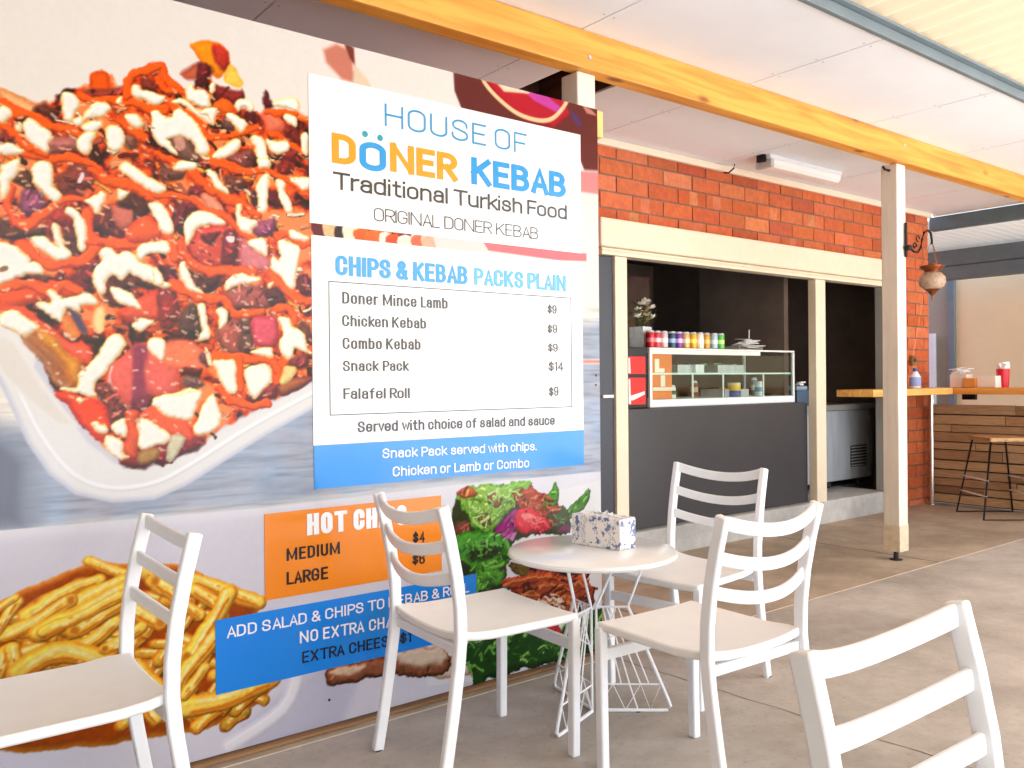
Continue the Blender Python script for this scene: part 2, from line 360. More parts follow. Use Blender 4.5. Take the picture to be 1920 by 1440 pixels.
put(MB().box(2.862, 2.94, CZ+.013, 2.884, 3.92, CZ+.45).box(3.272, 2.94, CZ+.013, 3.295, 3.92, CZ+.45).box(2.885, 3.901, CZ+.013, 3.271, 3.92, CZ+.45).box(2.885, 2.94, CZ+.013, 3.271, 2.959, CZ+.45).box(3.04, 2.961, CZ+.18, 3.09, 3.9, CZ+.3).build('hatch_lining', M['hatch']), roof)
put(MB().box(8.357, 2.06, CZ-.012, 8.392, 4.05, CZ+.05).build('end_trim', M['cornice'], bevel=.004), roof)
# gutter beam and corrugated outer roof, ribs running out from the building
put(MB().box(-6, 2.03, CZ-.014, 12, 2.056, CZ+.034).box(-6, 2.0, CZ+.036, 12, 2.056, CZ+.05).build('edge_beam', M['steel'], bevel=.003), roof)
put(MB().box(-6, 2.057, CZ+.051, 12, 2.075, CZ+.11).build('closure_strip', M['seam']), roof)
def corrugated(mb, u0, u1, v0, v1, z0, z1, pitch_, amp, along):
    n = int((u1-u0)/pitch_*6); vs = []; fs = []
    for i in range(n+1):
        u = u0+(u1-u0)*i/n; h = amp*math.sin(2*math.pi*u/pitch_)
        for (v, z) in ((v0, z0), (v1, z1)):
            vs.append((u, v, z+h) if along == 'y' else (v, u, z+h))
    for i in range(n): fs.append((2*i, 2*i+1, 2*i+3, 2*i+2))
    return mb.add(vs, fs)
put(corrugated(MB(), -6, 5.5, -4.2, 2.056, 3.10, 2.838, .15, .018, 'y').build('outer_sheet', M['polyroof'], smooth=True), roof)  # left sheet reaches further out, unseen, added depth to shade the ground
put(corrugated(MB(), 5.5, 12, -.7, 2.056, 2.965, 2.838, .15, .018, 'y').build('outer_sheet', M['polyroof'], smooth=True), roof)

# pine beam and its posts
bm_ = MB().box(-6, 2.815, 2.592, 11.0, 2.905, CZ-.002).build('timber_beam', M['beam'], bevel=.006)
for bx_, bz_ in ((2.657, 2.645), (5.44, 2.70)): MB().sweep([(bx_, 2.8145, bz_), (bx_, 2.809, bz_)], [(.010*math.cos(i*math.pi/3), .010*math.sin(i*math.pi/3)) for i in range(6)], (1, 0, 0)).build('bolt_head', M['stainless'], bm_)
tag(bm_, 'long orange pine beam running under the veranda ceiling above the posts', 'beam')
def post(x, label):
    t = thing('veranda_post', label, 'post', (x, 2.905, 0), 0, 'posts under the veranda beam')
    MB().box(-.055, -.055, .062, .055, .055, 2.589).build('timber_post', M['post'], t, bevel=.006)
    MB().box(-.0575, -.0575, .062, .0575, .0575, .235).build('post_collar', pbr('bare_post_foot', (214, 196, 168), .8, var=(18, .25)), t, bevel=.004)
    MB().lathe((0, 0, 0), [(.04, 0), (.04, .006), (.016, .008), (.016, .061)], 16).build('steel_foot', M['post_dark'], t)
    return t
post(5.465, 'cream painted timber post on a steel foot, standing clear between window and bar')
p2 = post(2.672, 'cream timber post rising behind the top right corner of the menu board')

# ---------------------------------------------------------------- far end: second roof, cream wall
endr = thing('far_roof', 'corrugated white roof on dark grey steel beams beyond the brick corner', 'roof', (9.2, 3, 2.5))
put(MB().box(8.3922, -1.5, 2.625, 8.44, 4.1, 2.752).box(8.44, -1.5, 2.625, 8.5, 4.1, 2.64).box(8.44, -1.5, 2.735, 8.5, 4.1, 2.752).build('steel_beam', M['far_steel'], bevel=.003), endr)
put(MB().box(9.95, -1.5, 2.46, 10.1, 5.4, 2.64).box(9.9, -1.5, 2.3, 10.05, 5.4, 2.445).box(9.96, -1.5, 2.445, 10.05, 5.4, 2.46).build('steel_beam', M['far_steel'], bevel=.004), endr)
put(corrugated(MB(), -1.5, 5.4, 8.45, 10.6, 2.70, 2.66, .1, .012, 'x').build('roof_sheet', M['whiteroof'], smooth=True), endr)
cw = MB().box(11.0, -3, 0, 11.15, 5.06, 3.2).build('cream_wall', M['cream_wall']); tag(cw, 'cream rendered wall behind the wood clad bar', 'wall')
gw = MB().box(11.02, 5.1, 0, 11.3, 8, 3.2).build('shaded_wall', pbr('shaded_render', (168, 156, 136), .8, var=(2, .06))); tag(gw, 'shade-toned wall strip left of the thin dark pole beside the brick corner', 'wall')  # shadow on this wall is put into its darker colour
pl = MB().box(10.93, 5.04, 0, 10.99, 5.12, 2.42).build('steel_pole', M['steel'], bevel=.004); tag(pl, 'thin dark grey steel pole against the cream wall', 'pole')
dj = MB().box(10.9, 5.27, 0, 10.95, 5.34, 1.75).build('door_post', M['white'], bevel=.004); tag(dj, 'narrow white upright beside the brick corner edge', 'post')

# ================================================================== MENU BOARD
YP = 2.74
ART = """P|124,2618 3292,3819 3250,635 1852,812 1095,794 106,805|240,233,226|240,233,226|20|4|0.00|0.0
P|109,1097 426,1084 620,998 969,1063 1279,1196 3262,1590 3250,700 1852,812 1095,794 106,791|176,186,205|190,197,212|60|90|0.00|0.0
G|225,1149 2891,1571 2880,717 1852,812 1095,794 221,786
P|273,1148 386,1056 438,994 423,784 270,788|126,131,150|150,156,172|80|170|0.00|0.0
P|204,1433 300,1322 361,1176 412,1040 467,946 533,883 633,850 754,848 850,884 968,950 1111,1030 1302,1123 1511,1251 1393,1980 781,1888 354,1677|236,234,234|206,208,224|26|10|0.00|0.0
P|427,1250 494,1143 562,1032 641,962 712,938 818,960 969,1052 1303,1211 1308,1600 484,1539|214,214,226|232,230,232|14|14|0.00|0.0
S|387,1205 452,1053 533,941 633,894 755,900 867,950 1057,1059 1283,1169|15|246,246,248|228,228,236|0.10|14|0|0.0
P|300,1380 389,1324 454,1204 507,1127 549,1079 493,1082 426,1144 349,1235|232,226,220|240,236,232|20|20|0.00|0.0
F|282,2008 357,2016 435,2001 489,2004 524,2049 587,2077 602,2119 639,2122 653,2083 683,2089 706,2150 784,2183 831,2119 880,2117 897,2174 934,2249 947,2168 1015,2096 1086,2091 1159,2096 1235,2119 1313,2106 1476,1936 1673,1766 1649,1665 1429,1496 1344,1251 1225,1188 1112,1136 986,1070 884,1007 779,956 686,952 627,997 563,1071 501,1166 454,1250 402,1354 301,1438
P|357,2020 390,2011 431,1996 444,1983 431,1966 401,1967 370,1984 357,1992|244,190,132|232,150,90|25|10|0.00|1.0
P|590,2108 611,2119 631,2119 636,2084 651,2079 593,2066|255,100,8|225,80,10|20|12|0.00|1.0
P|880,2267 927,2284 968,2286 991,2264 999,2238 985,2206 961,2180 932,2203 906,2227 889,2249|250,160,20|250,130,20|30|12|0.15|1.0
P|953,2281 986,2268 996,2238 979,2204 955,2226 950,2257|205,62,45|180,40,40|20|20|0.30|1.0
P|985,2191 1006,2228 1024,2208 1039,2172 1021,2164 987,2171|250,212,96|250,190,70|20|14|0.00|1.0
P|851,2163 885,2199 900,2208 895,2166 879,2155|205,105,72|180,80,60|20|20|0.00|1.0
P|440,1987 464,1999 487,1985 489,1954 470,1953 443,1967|113,52,39|81,37,28|30|20|0.35|1.6
P|558,2052 605,2067 679,2088 679,2060 605,2037 560,2039|161,62,46|115,44,33|30|20|0.35|1.6
P|356,1902 369,1902 389,1885 369,1874 356,1877|161,62,46|115,44,33|30|20|0.35|1.6
P|730,2120 754,2125 773,2101 745,2090 727,2103|161,62,46|115,44,33|30|20|0.35|1.6
P|479,1900 549,1908 551,1879 481,1866|194,117,108|139,84,77|30|20|0.35|1.6
P|678,1943 715,1952 714,1916 693,1904 678,1918|161,104,85|115,74,61|30|20|0.35|1.6
P|900,2211 932,2218 943,2197 925,2155 908,2140 894,2166|122,35,41|87,25,29|30|20|0.35|1.6
P|1111,2162 1123,2165 1129,2139 1142,2123 1113,2114|122,35,41|87,25,29|30|20|0.35|1.6
P|1072,2094 1084,2075 1081,2047 1056,2055|122,35,41|87,25,29|30|20|0.35|1.6
P|949,2148 984,2143 1039,2151 1039,2124 996,2104 960,2115|155,45,42|111,32,30|30|20|0.35|1.6
P|1174,2060 1216,2059 1246,2016 1222,2019 1180,2040|155,45,42|111,32,30|30|20|0.35|1.6
P|1173,1977 1229,1986 1218,1946 1179,1947|155,45,42|111,32,30|30|20|0.35|1.6
P|1159,1938 1202,1941 1208,1914 1165,1901|155,45,42|111,32,30|30|20|0.35|1.6
P|807,1956 849,1972 894,1942 894,1904 851,1900 831,1923|139,95,84|100,68,60|30|20|0.35|1.6
P|977,2053 992,2050 1013,2023 983,2018|139,95,84|100,68,60|30|20|0.35|1.6
P|823,1956 846,1969 857,1942 840,1933|214,158,140|214,158,140|10|16|0.00|1.0
P|994,1937 1071,1964 1070,1918 1024,1902 994,1916|148,78,72|106,56,51|30|20|0.35|1.6
P|1113,2102 1151,2097 1184,2072 1173,2039 1131,2032 1113,2059|246,132,100|238,100,70|26|20|0.20|1.0
P|502,1796 541,1841 573,1838 590,1805 580,1777 552,1749 516,1747 502,1761|148,69,54|106,49,38|30|20|0.35|1.6
P|404,1746 429,1757 454,1734 463,1714 440,1683 408,1684|161,84,111|115,60,79|30|20|0.35|1.6
P|377,1778 420,1802 429,1762 415,1758 381,1774|113,64,34|81,46,24|30|20|0.35|1.6
P|353,1658 380,1642 421,1634 463,1646 467,1622 427,1616 398,1608 353,1612|107,62,31|77,44,22|30|20|0.35|1.6
P|591,1699 645,1727 647,1675 675,1662 682,1632 639,1633 596,1662|119,52,39|85,37,28|30|20|0.35|1.6
P|645,1730 673,1742 707,1721 699,1686 665,1672 644,1692|216,120,98|190,90,70|20|14|0.20|1.0
P|663,1752 697,1772 745,1753 733,1718 704,1701 702,1731 665,1738|99,49,35|71,35,25|30|20|0.35|1.6
P|556,1596 580,1601 578,1587 558,1585|99,49,35|71,35,25|30|20|0.35|1.6
P|515,1651 537,1664 551,1625 553,1585 538,1560 516,1561 536,1581 519,1614|125,66,46|90,47,33|30|20|0.35|1.6
P|436,1507 461,1517 478,1510 466,1486 449,1487|125,66,46|90,47,33|30|20|0.35|1.6
P|552,1520 572,1554 612,1563 589,1531 584,1468 562,1467 523,1505|133,43,42|95,30,30|30|20|0.35|1.6
P|630,1517 653,1527 668,1515 687,1538 702,1522 769,1504 689,1485 670,1473 627,1471|94,38,29|67,27,20|30|20|0.35|1.6
P|482,1695 515,1710 539,1675 529,1652 501,1660 491,1617 472,1631 472,1670|190,61,45|136,43,32|30|20|0.35|1.6
P|789,1867 856,1856 819,1834 794,1836|138,82,70|99,59,50|30|20|0.35|1.6
P|873,1815 922,1836 933,1811 895,1789 872,1797|142,45,49|102,32,35|30|20|0.35|1.6
P|847,1762 901,1754 860,1729 829,1677 818,1693|142,45,49|102,32,35|30|20|0.35|1.6
P|987,1869 1045,1858 1017,1810 993,1810|128,69,52|92,49,37|30|20|0.35|1.6
P|1072,1832 1085,1827 1087,1770 1069,1768|94,39,49|67,28,35|30|20|0.35|1.6
P|1126,1839 1158,1821 1174,1792 1145,1786 1116,1798|115,36,42|82,25,30|30|20|0.35|1.6
P|1224,1554 1258,1569 1274,1506 1223,1504|115,36,42|82,25,30|30|20|0.35|1.6
P|800,1563 825,1545 821,1481 794,1520|115,36,42|82,25,30|30|20|0.35|1.6
P|901,1792 921,1804 974,1769 971,1745 944,1748 915,1771|240,160,128|226,120,90|18|12|0.15|1.0
P|868,1646 903,1696 944,1706 1009,1695 1040,1668 1045,1627 1017,1579 978,1567 919,1569 867,1594 856,1622|222,84,58|150,40,36|34|12|0.40|2.0
P|911,1671 958,1678 929,1646 914,1651|123,36,34|88,25,24|30|20|0.35|1.6
P|979,1686 1015,1684 1015,1606 999,1578 972,1594|141,39,39|101,28,28|30|20|0.35|1.6
P|867,1554 895,1538 960,1539 936,1500 912,1489 878,1522|90,36,28|64,25,20|30|20|0.35|1.6
P|988,1669 1006,1674 1006,1659 991,1658|255,225,225|255,225,225|10|10|0.00|1.0
P|553,1792 560,1809 565,1807 557,1787|250,220,225|250,220,225|8|8|0.00|1.0
P|1068,1719 1144,1746 1147,1703 1115,1687 1080,1690|171,88,118|123,63,84|30|20|0.35|1.6
P|1037,1668 1058,1658 1095,1628 1130,1603 1104,1577 1033,1580|222,132,136|200,100,110|24|24|0.00|1.0
P|624,1501 658,1493 642,1470 670,1432 631,1436 619,1468|122,45,46|87,32,33|30|20|0.35|1.6
P|672,1421 715,1462 769,1479 773,1409 741,1402 693,1389 662,1404|240,96,60|200,60,40|24|12|0.25|1.0
P|774,1505 818,1494 823,1388 789,1370 773,1403|168,52,51|120,37,36|30|20|0.35|1.6
P|352,1484 408,1493 470,1492 480,1500 537,1483 552,1462 518,1457 480,1471 470,1465 460,1444 419,1429 351,1415|246,92,22|225,70,15|24|10|0.35|1.0
P|351,1415 396,1417 437,1390 478,1360 526,1324 575,1309 574,1263 540,1271 497,1318 450,1357 418,1392 371,1411|246,104,80|240,84,50|24|16|0.10|1.0
P|512,1417 536,1410 558,1390 570,1352 555,1357 527,1394|88,72,112|120,90,90|18|12|0.00|1.0
P|507,1393 527,1391 551,1352 536,1341 512,1361|238,150,70|240,120,60|18|12|0.00|1.0
P|406,1337 441,1338 464,1307 511,1255 534,1204 491,1207 449,1276|176,106,62|200,140,100|26|24|0.00|1.0
P|441,1351 469,1352 497,1324 516,1284 550,1263 547,1209 525,1212 497,1271 450,1328|232,162,48|205,118,36|28|14|0.20|1.0
P|635,1255 660,1277 729,1323 822,1296 821,1175 744,1160 696,1136 639,1176 621,1217|242,112,100|228,92,78|40|12|0.15|1.0
P|697,1314 737,1317 729,1272 726,1216 738,1137 693,1133 696,1216 694,1272|158,62,92|190,80,95|16|16|0.00|1.0
S|637,1252 627,1222 636,1181 657,1153|8|248,190,175|248,190,175|0.00|10|0|1.0
P|588,1193 616,1200 646,1167 680,1128 654,1123 598,1171|143,62,55|102,44,39|30|20|0.35|1.6
P|834,1417 883,1454 897,1373 871,1360 837,1371|105,68,59|75,48,42|30|20|0.35|1.6
P|983,1488 1038,1515 1107,1516 1125,1459 1037,1443 995,1453|178,92,84|128,66,60|30|20|0.35|1.6
P|1116,1502 1148,1522 1177,1496 1174,1465 1128,1459|103,48,54|74,34,38|30|20|0.35|1.6
P|952,1374 988,1396 1031,1398 1029,1295 981,1301 958,1333|178,91,78|128,65,56|30|20|0.35|1.6
P|1034,1416 1068,1417 1070,1320 1045,1299 1033,1311|123,78,70|88,56,50|30|20|0.35|1.6
P|1071,1414 1147,1411 1149,1343 1124,1321 1073,1335|230,92,114|190,50,70|26|12|0.20|1.0
P|1229,1401 1273,1384 1272,1339 1242,1355|133,64,52|95,46,37|30|20|0.35|1.6
P|792,1324 870,1334 916,1279 892,1250 791,1261|246,136,94|240,110,80|26|22|0.00|1.0
P|893,1294 916,1297 927,1256 898,1274|148,79,90|106,56,64|30|20|0.35|1.6
P|849,1247 898,1247 892,1227 846,1230|112,32,23|80,23,16|30|20|0.35|1.6
P|852,1221 898,1212 895,1195 852,1195|161,112,104|115,80,74|30|20|0.35|1.6
P|1084,1184 1145,1195 1138,1152 1087,1147 1050,1157|152,59,65|109,42,46|30|20|0.35|1.6
P|1201,1282 1255,1295 1254,1248 1204,1254|152,59,65|109,42,46|30|20|0.35|1.6
P|1154,1192 1227,1219 1274,1213 1257,1200 1183,1160 1151,1170|180,104,60|120,50,50|24|12|0.30|1.0
P|589,1188 624,1185 641,1160 675,1131 667,1096 638,1083 608,1141|148,65,52|106,46,37|30|20|0.35|1.6
P|696,1156 749,1158 733,1122 696,1125|133,49,65|95,35,46|30|20|0.35|1.6
P|655,980 715,996 802,1022 814,1036 907,1032 870,993 813,973 752,954 678,951|145,39,38|104,28,27|30|20|0.35|1.6
P|685,1067 711,1066 708,1038 687,1042|145,39,38|104,28,27|30|20|0.35|1.6
P|710,994 769,999 755,965 715,962|184,142,76|150,96,50|18|10|0.20|1.0
S|357,1987 401,1962 447,1957 484,1935 532,1934 566,1927|26|255,104,14|220,64,12|0.34|10|0|1.6
S|416,1850 493,1849 578,1856 615,1826|26|255,104,14|220,64,12|0.34|10|0|1.6
S|563,2045 592,2032 643,2045 695,2049 748,2037 802,2047|27|255,104,14|220,64,12|0.34|10|0|1.6
S|690,2070 687,2103 703,2140 743,2151 760,2166 787,2175 795,2145 822,2125 836,2116|28|255,104,14|220,64,12|0.34|10|0|1.6
S|655,1984 694,1968 736,1947|28|255,104,14|220,64,12|0.34|10|0|1.6
S|356,1925 383,1904 423,1872 465,1860|26|255,104,14|220,64,12|0.34|10|0|1.6
S|827,2054 861,2052 889,2034 915,2009 923,1982|19|255,104,14|220,64,12|0.34|10|0|1.6
S|1119,2026 1167,2019 1216,2005 1245,1988|20|255,104,14|220,64,12|0.34|10|0|1.6
S|1126,2104 1177,2108 1223,2110|20|255,104,14|220,64,12|0.34|10|0|1.6
S|778,2133 806,2107 859,2106|19|255,104,14|220,64,12|0.34|10|0|1.6
S|923,1984 983,1988 1040,2016 1087,2039|19|255,104,14|220,64,12|0.34|10|0|1.6
S|765,1904 806,1894 842,1887|19|255,104,14|220,64,12|0.34|10|0|1.6
S|934,1913 994,1910 1055,1898|20|255,104,14|220,64,12|0.34|10|0|1.6
P|948,2089 978,2112 1002,2102 1005,2079 974,2073|252,118,20|235,90,20|18|10|0.20|1.0
S|590,1827 628,1805 692,1800 745,1776 794,1762|31|255,104,14|220,64,12|0.34|10|0|1.6
S|579,1703 578,1641 608,1620 664,1622 717,1624|30|255,104,14|220,64,12|0.34|10|0|1.6
S|374,1750 367,1698 387,1653 423,1649 458,1687 492,1725|29|255,104,14|220,64,12|0.34|10|0|1.6
S|409,1594 448,1553 495,1546 528,1554 563,1564 593,1599|30|255,104,14|220,64,12|0.34|10|0|1.6
S|351,1471 419,1483 470,1467 513,1491 549,1472|29|255,104,14|220,64,12|0.34|10|0|1.6
S|496,1731 530,1741 564,1737 601,1709|18|255,104,14|220,64,12|0.34|10|0|1.6
P|688,1669 733,1712 766,1693 782,1661 743,1635 690,1633|250,104,34|225,70,25|26|12|0.25|1.0
S|764,1781 847,1783 909,1755 980,1743 1022,1702 1052,1681 1115,1672|22|255,104,14|220,64,12|0.34|10|0|1.6
S|934,1905 994,1896 1061,1894 1133,1901 1208,1874 1271,1838|23|255,104,14|220,64,12|0.34|10|0|1.6
S|1157,1688 1186,1697 1212,1678 1269,1677|24|255,104,14|220,64,12|0.34|10|0|1.6
S|884,1860 933,1820 1007,1791 1053,1772 1084,1751|34|255,104,14|220,64,12|0.34|10|0|1.6
S|798,1657 828,1623 873,1580 931,1561 1020,1561 1070,1568|34|255,104,14|220,64,12|0.34|10|0|1.6
S|1136,1563 1184,1523 1217,1503|36|255,104,14|220,64,12|0.34|10|0|1.6
S|814,1636 820,1593|34|255,104,14|220,64,12|0.34|10|0|1.6
S|819,1508 878,1485 930,1471 971,1473 1003,1424 1043,1425 1096,1440|31|255,104,14|220,64,12|0.34|10|0|1.6
S|1144,1445 1183,1453 1206,1426 1206,1401|33|255,104,14|220,64,12|0.34|10|0|1.6
S|945,1294 1017,1283 1095,1278 1139,1272 1152,1248 1188,1291|31|255,104,14|220,64,12|0.34|10|0|1.6
S|1142,1549 1187,1518 1230,1486 1274,1476|32|255,104,14|220,64,12|0.34|10|0|1.6
S|1139,1266 1155,1229 1145,1198|33|255,104,14|220,64,12|0.34|10|0|1.6
S|956,1185 1000,1146 1062,1129 1115,1131|31|255,104,14|220,64,12|0.34|10|0|1.6
S|1026,1274 1025,1184|23|255,104,14|220,64,12|0.34|10|0|1.6
P|489,1174 522,1178 556,1164 608,1141 630,1081 620,1059 607,1032 568,1072 531,1122|248,78,14|215,50,20|24|8|0.30|1.0
P|722,1111 744,1130 773,1123 837,1095 862,1060 864,1031 836,1038 789,1052 748,1084|248,104,54|235,80,30|22|8|0.20|1.0
P|677,1118 711,1117 708,1077 716,1038 699,983 671,996 679,1068|232,96,34|200,60,24|18|8|0.30|1.0
P|357,1973 377,1969 386,1955 372,1937 356,1933|250,246,238|252,206,134|13|9|0.22|1.3
P|516,2032 541,2038 555,2025 550,2005 540,1987 535,1965 516,1961 513,1990|250,246,238|252,206,134|13|9|0.22|1.3
P|567,1976 579,2003 595,2024 617,2031 637,2022 632,2007 607,1991 582,1984|250,246,238|252,206,134|13|9|0.22|1.3
P|542,1969 559,1980 567,1971 559,1960 545,1959|250,246,238|252,206,134|13|9|0.22|1.3
P|567,1957 582,1970 609,1974 612,1962 591,1944 574,1948|250,246,238|252,206,134|13|9|0.22|1.3
P|417,1936 431,1946 452,1939 475,1922 489,1906 477,1889 470,1868 451,1874 430,1889 417,1907|250,246,238|252,206,134|13|9|0.22|1.3
P|396,1917 404,1932 410,1927 403,1910|250,246,238|252,206,134|13|9|0.22|1.3
P|554,1909 564,1930 581,1941 594,1937 588,1912 583,1884 563,1882 554,1893|250,246,238|252,206,134|13|9|0.22|1.3
P|629,1957 642,1966 668,1958 676,1938 670,1909 652,1896 634,1909 628,1932|250,246,238|252,206,134|13|9|0.22|1.3
P|355,1861 378,1870 400,1861 414,1852 384,1843 355,1843|250,246,238|252,206,134|13|9|0.22|1.3
P|700,2097 714,2103 732,2087 770,2086 797,2086 786,2064 761,2056 732,2067 703,2070|250,246,238|252,206,134|13|9|0.22|1.3
P|666,2052 676,2057 676,2045 666,2041|250,246,238|252,206,134|13|9|0.22|1.3
P|678,1999 715,2008 728,1991 718,1975 699,1980|250,246,238|252,206,134|13|9|0.22|1.3
P|758,2027 775,2035 794,2028 803,2019 821,2025 829,2045 847,2051 869,2042 889,2025 909,1997 923,1967 927,1944 911,1927 898,1931 894,1959 871,1966 846,1973 801,1958 812,1943 831,1916 820,1913 793,1931 763,1958 757,1990|250,246,238|252,206,134|13|9|0.22|1.3
P|862,2124 879,2139 887,2124 919,2130 934,2110 938,2087 924,2080 898,2082 876,2090 861,2095|250,246,238|252,206,134|13|9|0.22|1.3
P|822,2076 850,2085 870,2080 890,2066 913,2053 936,2039 935,2022 918,2030 884,2056 858,2072 827,2069|250,246,238|252,206,134|13|9|0.22|1.3
P|901,2059 924,2070 954,2081 950,2045 941,2023 930,2041|250,246,238|252,206,134|13|9|0.22|1.3
P|940,2152 952,2160 951,2140 940,2128|250,246,238|252,206,134|13|9|0.22|1.3
P|1014,2107 1026,2122 1051,2126 1076,2122 1083,2102 1069,2091 1054,2103 1035,2099 1023,2088|250,246,238|252,206,134|13|9|0.22|1.3
P|988,2067 1004,2074 1026,2062 1050,2045 1037,2016 1025,2026 1004,2043|250,246,238|252,206,134|13|9|0.22|1.3
P|1184,2096 1210,2101 1227,2085 1223,2066 1203,2078|250,246,238|252,206,134|13|9|0.22|1.3
P|1142,2132 1211,2161 1237,2147 1234,2124 1210,2129 1168,2124|250,246,238|252,206,134|13|9|0.22|1.3
P|940,1928 964,1953 994,1973 1028,1987 1025,1968 1000,1947 979,1926 952,1924|250,246,238|252,206,134|13|9|0.22|1.3
P|1073,2003 1084,2011 1102,2002 1115,1974 1124,1942 1133,1918 1102,1914 1089,1948|250,246,238|252,206,134|13|9|0.22|1.3
P|1115,2001 1150,2007 1193,2011 1196,1990 1176,1974 1140,1975|250,246,238|252,206,134|13|9|0.22|1.3
P|1249,2042 1266,2042 1266,1979 1249,1995|250,246,238|252,206,134|13|9|0.22|1.3
P|828,1880 848,1894 891,1895 885,1876 845,1865 825,1865|250,246,238|252,206,134|13|9|0.22|1.3
P|355,1798 368,1813 404,1831 402,1808 384,1784 374,1765 367,1736 358,1717 354,1732|250,246,238|252,206,134|13|9|0.22|1.3
P|434,1804 450,1828 469,1836 486,1825 487,1765 504,1745 482,1730 464,1743 445,1767 434,1778|250,246,238|252,206,134|13|9|0.22|1.3
P|672,1847 685,1862 706,1849 745,1832 791,1810 794,1799 772,1788 734,1805 692,1825|250,246,238|252,206,134|13|9|0.22|1.3
P|569,1735 589,1748 615,1765 625,1755 612,1729 599,1708 584,1720|250,246,238|252,206,134|13|9|0.22|1.3
P|658,1781 671,1783 689,1774 673,1761 660,1757|250,246,238|252,206,134|13|9|0.22|1.3
P|745,1750 777,1756 799,1737 812,1698 815,1670 784,1667 771,1700 755,1726|250,246,238|252,206,134|13|9|0.22|1.3
P|518,1705 530,1715 547,1700 569,1673 573,1646 570,1608 560,1594 551,1614 546,1649 539,1678 525,1689|250,246,238|252,206,134|13|9|0.22|1.3
P|489,1659 498,1655 507,1626 514,1603 531,1583 524,1564 502,1562 471,1581 443,1591 427,1608 441,1617 469,1615 500,1596 493,1622|250,246,238|252,206,134|13|9|0.22|1.3
P|339,1582 379,1591 404,1580 420,1558 422,1545 443,1542 459,1525 443,1516 408,1511 374,1495 338,1490|250,246,238|252,206,134|13|9|0.22|1.3
P|605,1587 618,1603 641,1603 659,1588 687,1596 708,1587 716,1568 748,1554 780,1536 788,1517 807,1506 791,1497 769,1510 726,1521 700,1528 689,1538 668,1517 643,1529 624,1503 619,1470 601,1469 592,1507 587,1523 602,1548 620,1569|250,246,238|252,206,134|13|9|0.22|1.3
P|711,1607 743,1629 795,1642 803,1612 767,1603 737,1592 721,1577|250,246,238|252,206,134|13|9|0.22|1.3
P|922,1880 946,1875 963,1847 987,1815 969,1816 945,1836|250,246,238|252,206,134|13|9|0.22|1.3
P|1089,1934 1124,1940 1130,1916 1101,1909|250,246,238|252,206,134|13|9|0.22|1.3
P|1127,1891 1130,1867 1123,1838 1113,1803 1113,1770 1087,1767 1088,1813 1085,1843 1101,1866|250,246,238|252,206,134|13|9|0.22|1.3
P|1155,1877 1181,1871 1181,1846 1194,1820 1210,1790 1203,1771 1180,1790 1164,1822|250,246,238|252,206,134|13|9|0.22|1.3
P|1198,1889 1271,1902 1271,1867 1241,1866|250,246,238|252,206,134|13|9|0.22|1.3
P|857,1703 875,1728 903,1743 938,1744 974,1724 974,1712 938,1709 903,1699 882,1671 865,1646 857,1645|250,246,238|252,206,134|13|9|0.22|1.3
P|1019,1771 1029,1775 1031,1749 1053,1733 1087,1727 1071,1707 1055,1694 1034,1698 1022,1726|250,246,238|252,206,134|13|9|0.22|1.3
P|1055,1664 1093,1679 1111,1663 1111,1623 1095,1628|250,246,238|252,206,134|13|9|0.22|1.3
P|1160,1667 1176,1678 1189,1667 1228,1664 1235,1646 1225,1617 1221,1579 1217,1525 1197,1530 1162,1565 1136,1588 1140,1622 1165,1612|250,246,238|252,206,134|13|9|0.22|1.3
P|1196,1708 1219,1713 1259,1698 1259,1689 1205,1684|250,246,238|252,206,134|13|9|0.22|1.3
P|836,1569 847,1578 858,1553 878,1519 909,1489 881,1496 847,1520 836,1540|250,246,238|252,206,134|13|9|0.22|1.3
P|984,1529 1014,1549 1051,1552 1082,1551 1088,1542 1044,1527 1007,1516 986,1505|250,246,238|252,206,134|13|9|0.22|1.3
P|761,1549 778,1544 788,1511 761,1512|250,246,238|252,206,134|13|9|0.22|1.3
P|1123,1529 1139,1536 1132,1520|250,246,238|252,206,134|13|9|0.22|1.3
P|470,1468 484,1469 508,1452 542,1456 566,1461 589,1453 594,1437 566,1436 549,1430 546,1413 517,1423 507,1406 500,1382 479,1400 462,1410 451,1430 477,1439|250,246,238|252,206,134|13|9|0.22|1.3
P|351,1392 371,1406 396,1403 420,1385 448,1359 434,1349 409,1340 384,1358 350,1367|250,246,238|252,206,134|13|9|0.22|1.3
P|640,1486 663,1487 691,1472 709,1451 720,1428 693,1431 665,1440 647,1459|250,246,238|252,206,134|13|9|0.22|1.3
P|698,1381 722,1397 756,1397 743,1377 724,1363 706,1368|250,246,238|252,206,134|13|9|0.22|1.3
P|628,1337 643,1347 671,1333 677,1319 663,1302 640,1274 619,1244 599,1222 584,1195 586,1166 549,1182 508,1191 510,1196 542,1193 552,1233 574,1255 597,1282 615,1315|250,246,238|252,206,134|13|9|0.22|1.3
P|740,1329 762,1338 786,1332 791,1307 783,1281 764,1287 745,1303|250,246,238|252,206,134|13|9|0.22|1.3
P|894,1446 912,1449 917,1414 923,1373 919,1344 893,1343 902,1373 897,1414|250,246,238|252,206,134|13|9|0.22|1.3
P|953,1439 971,1440 979,1423 973,1393 961,1375 958,1410|250,246,238|252,206,134|13|9|0.22|1.3
P|1157,1414 1186,1415 1206,1388 1245,1367 1258,1311 1238,1314 1211,1319 1198,1285 1168,1303 1162,1337 1176,1369|250,246,238|252,206,134|13|9|0.22|1.3
P|1060,1305 1092,1314 1130,1314 1134,1287 1098,1293|250,246,238|252,206,134|13|9|0.22|1.3
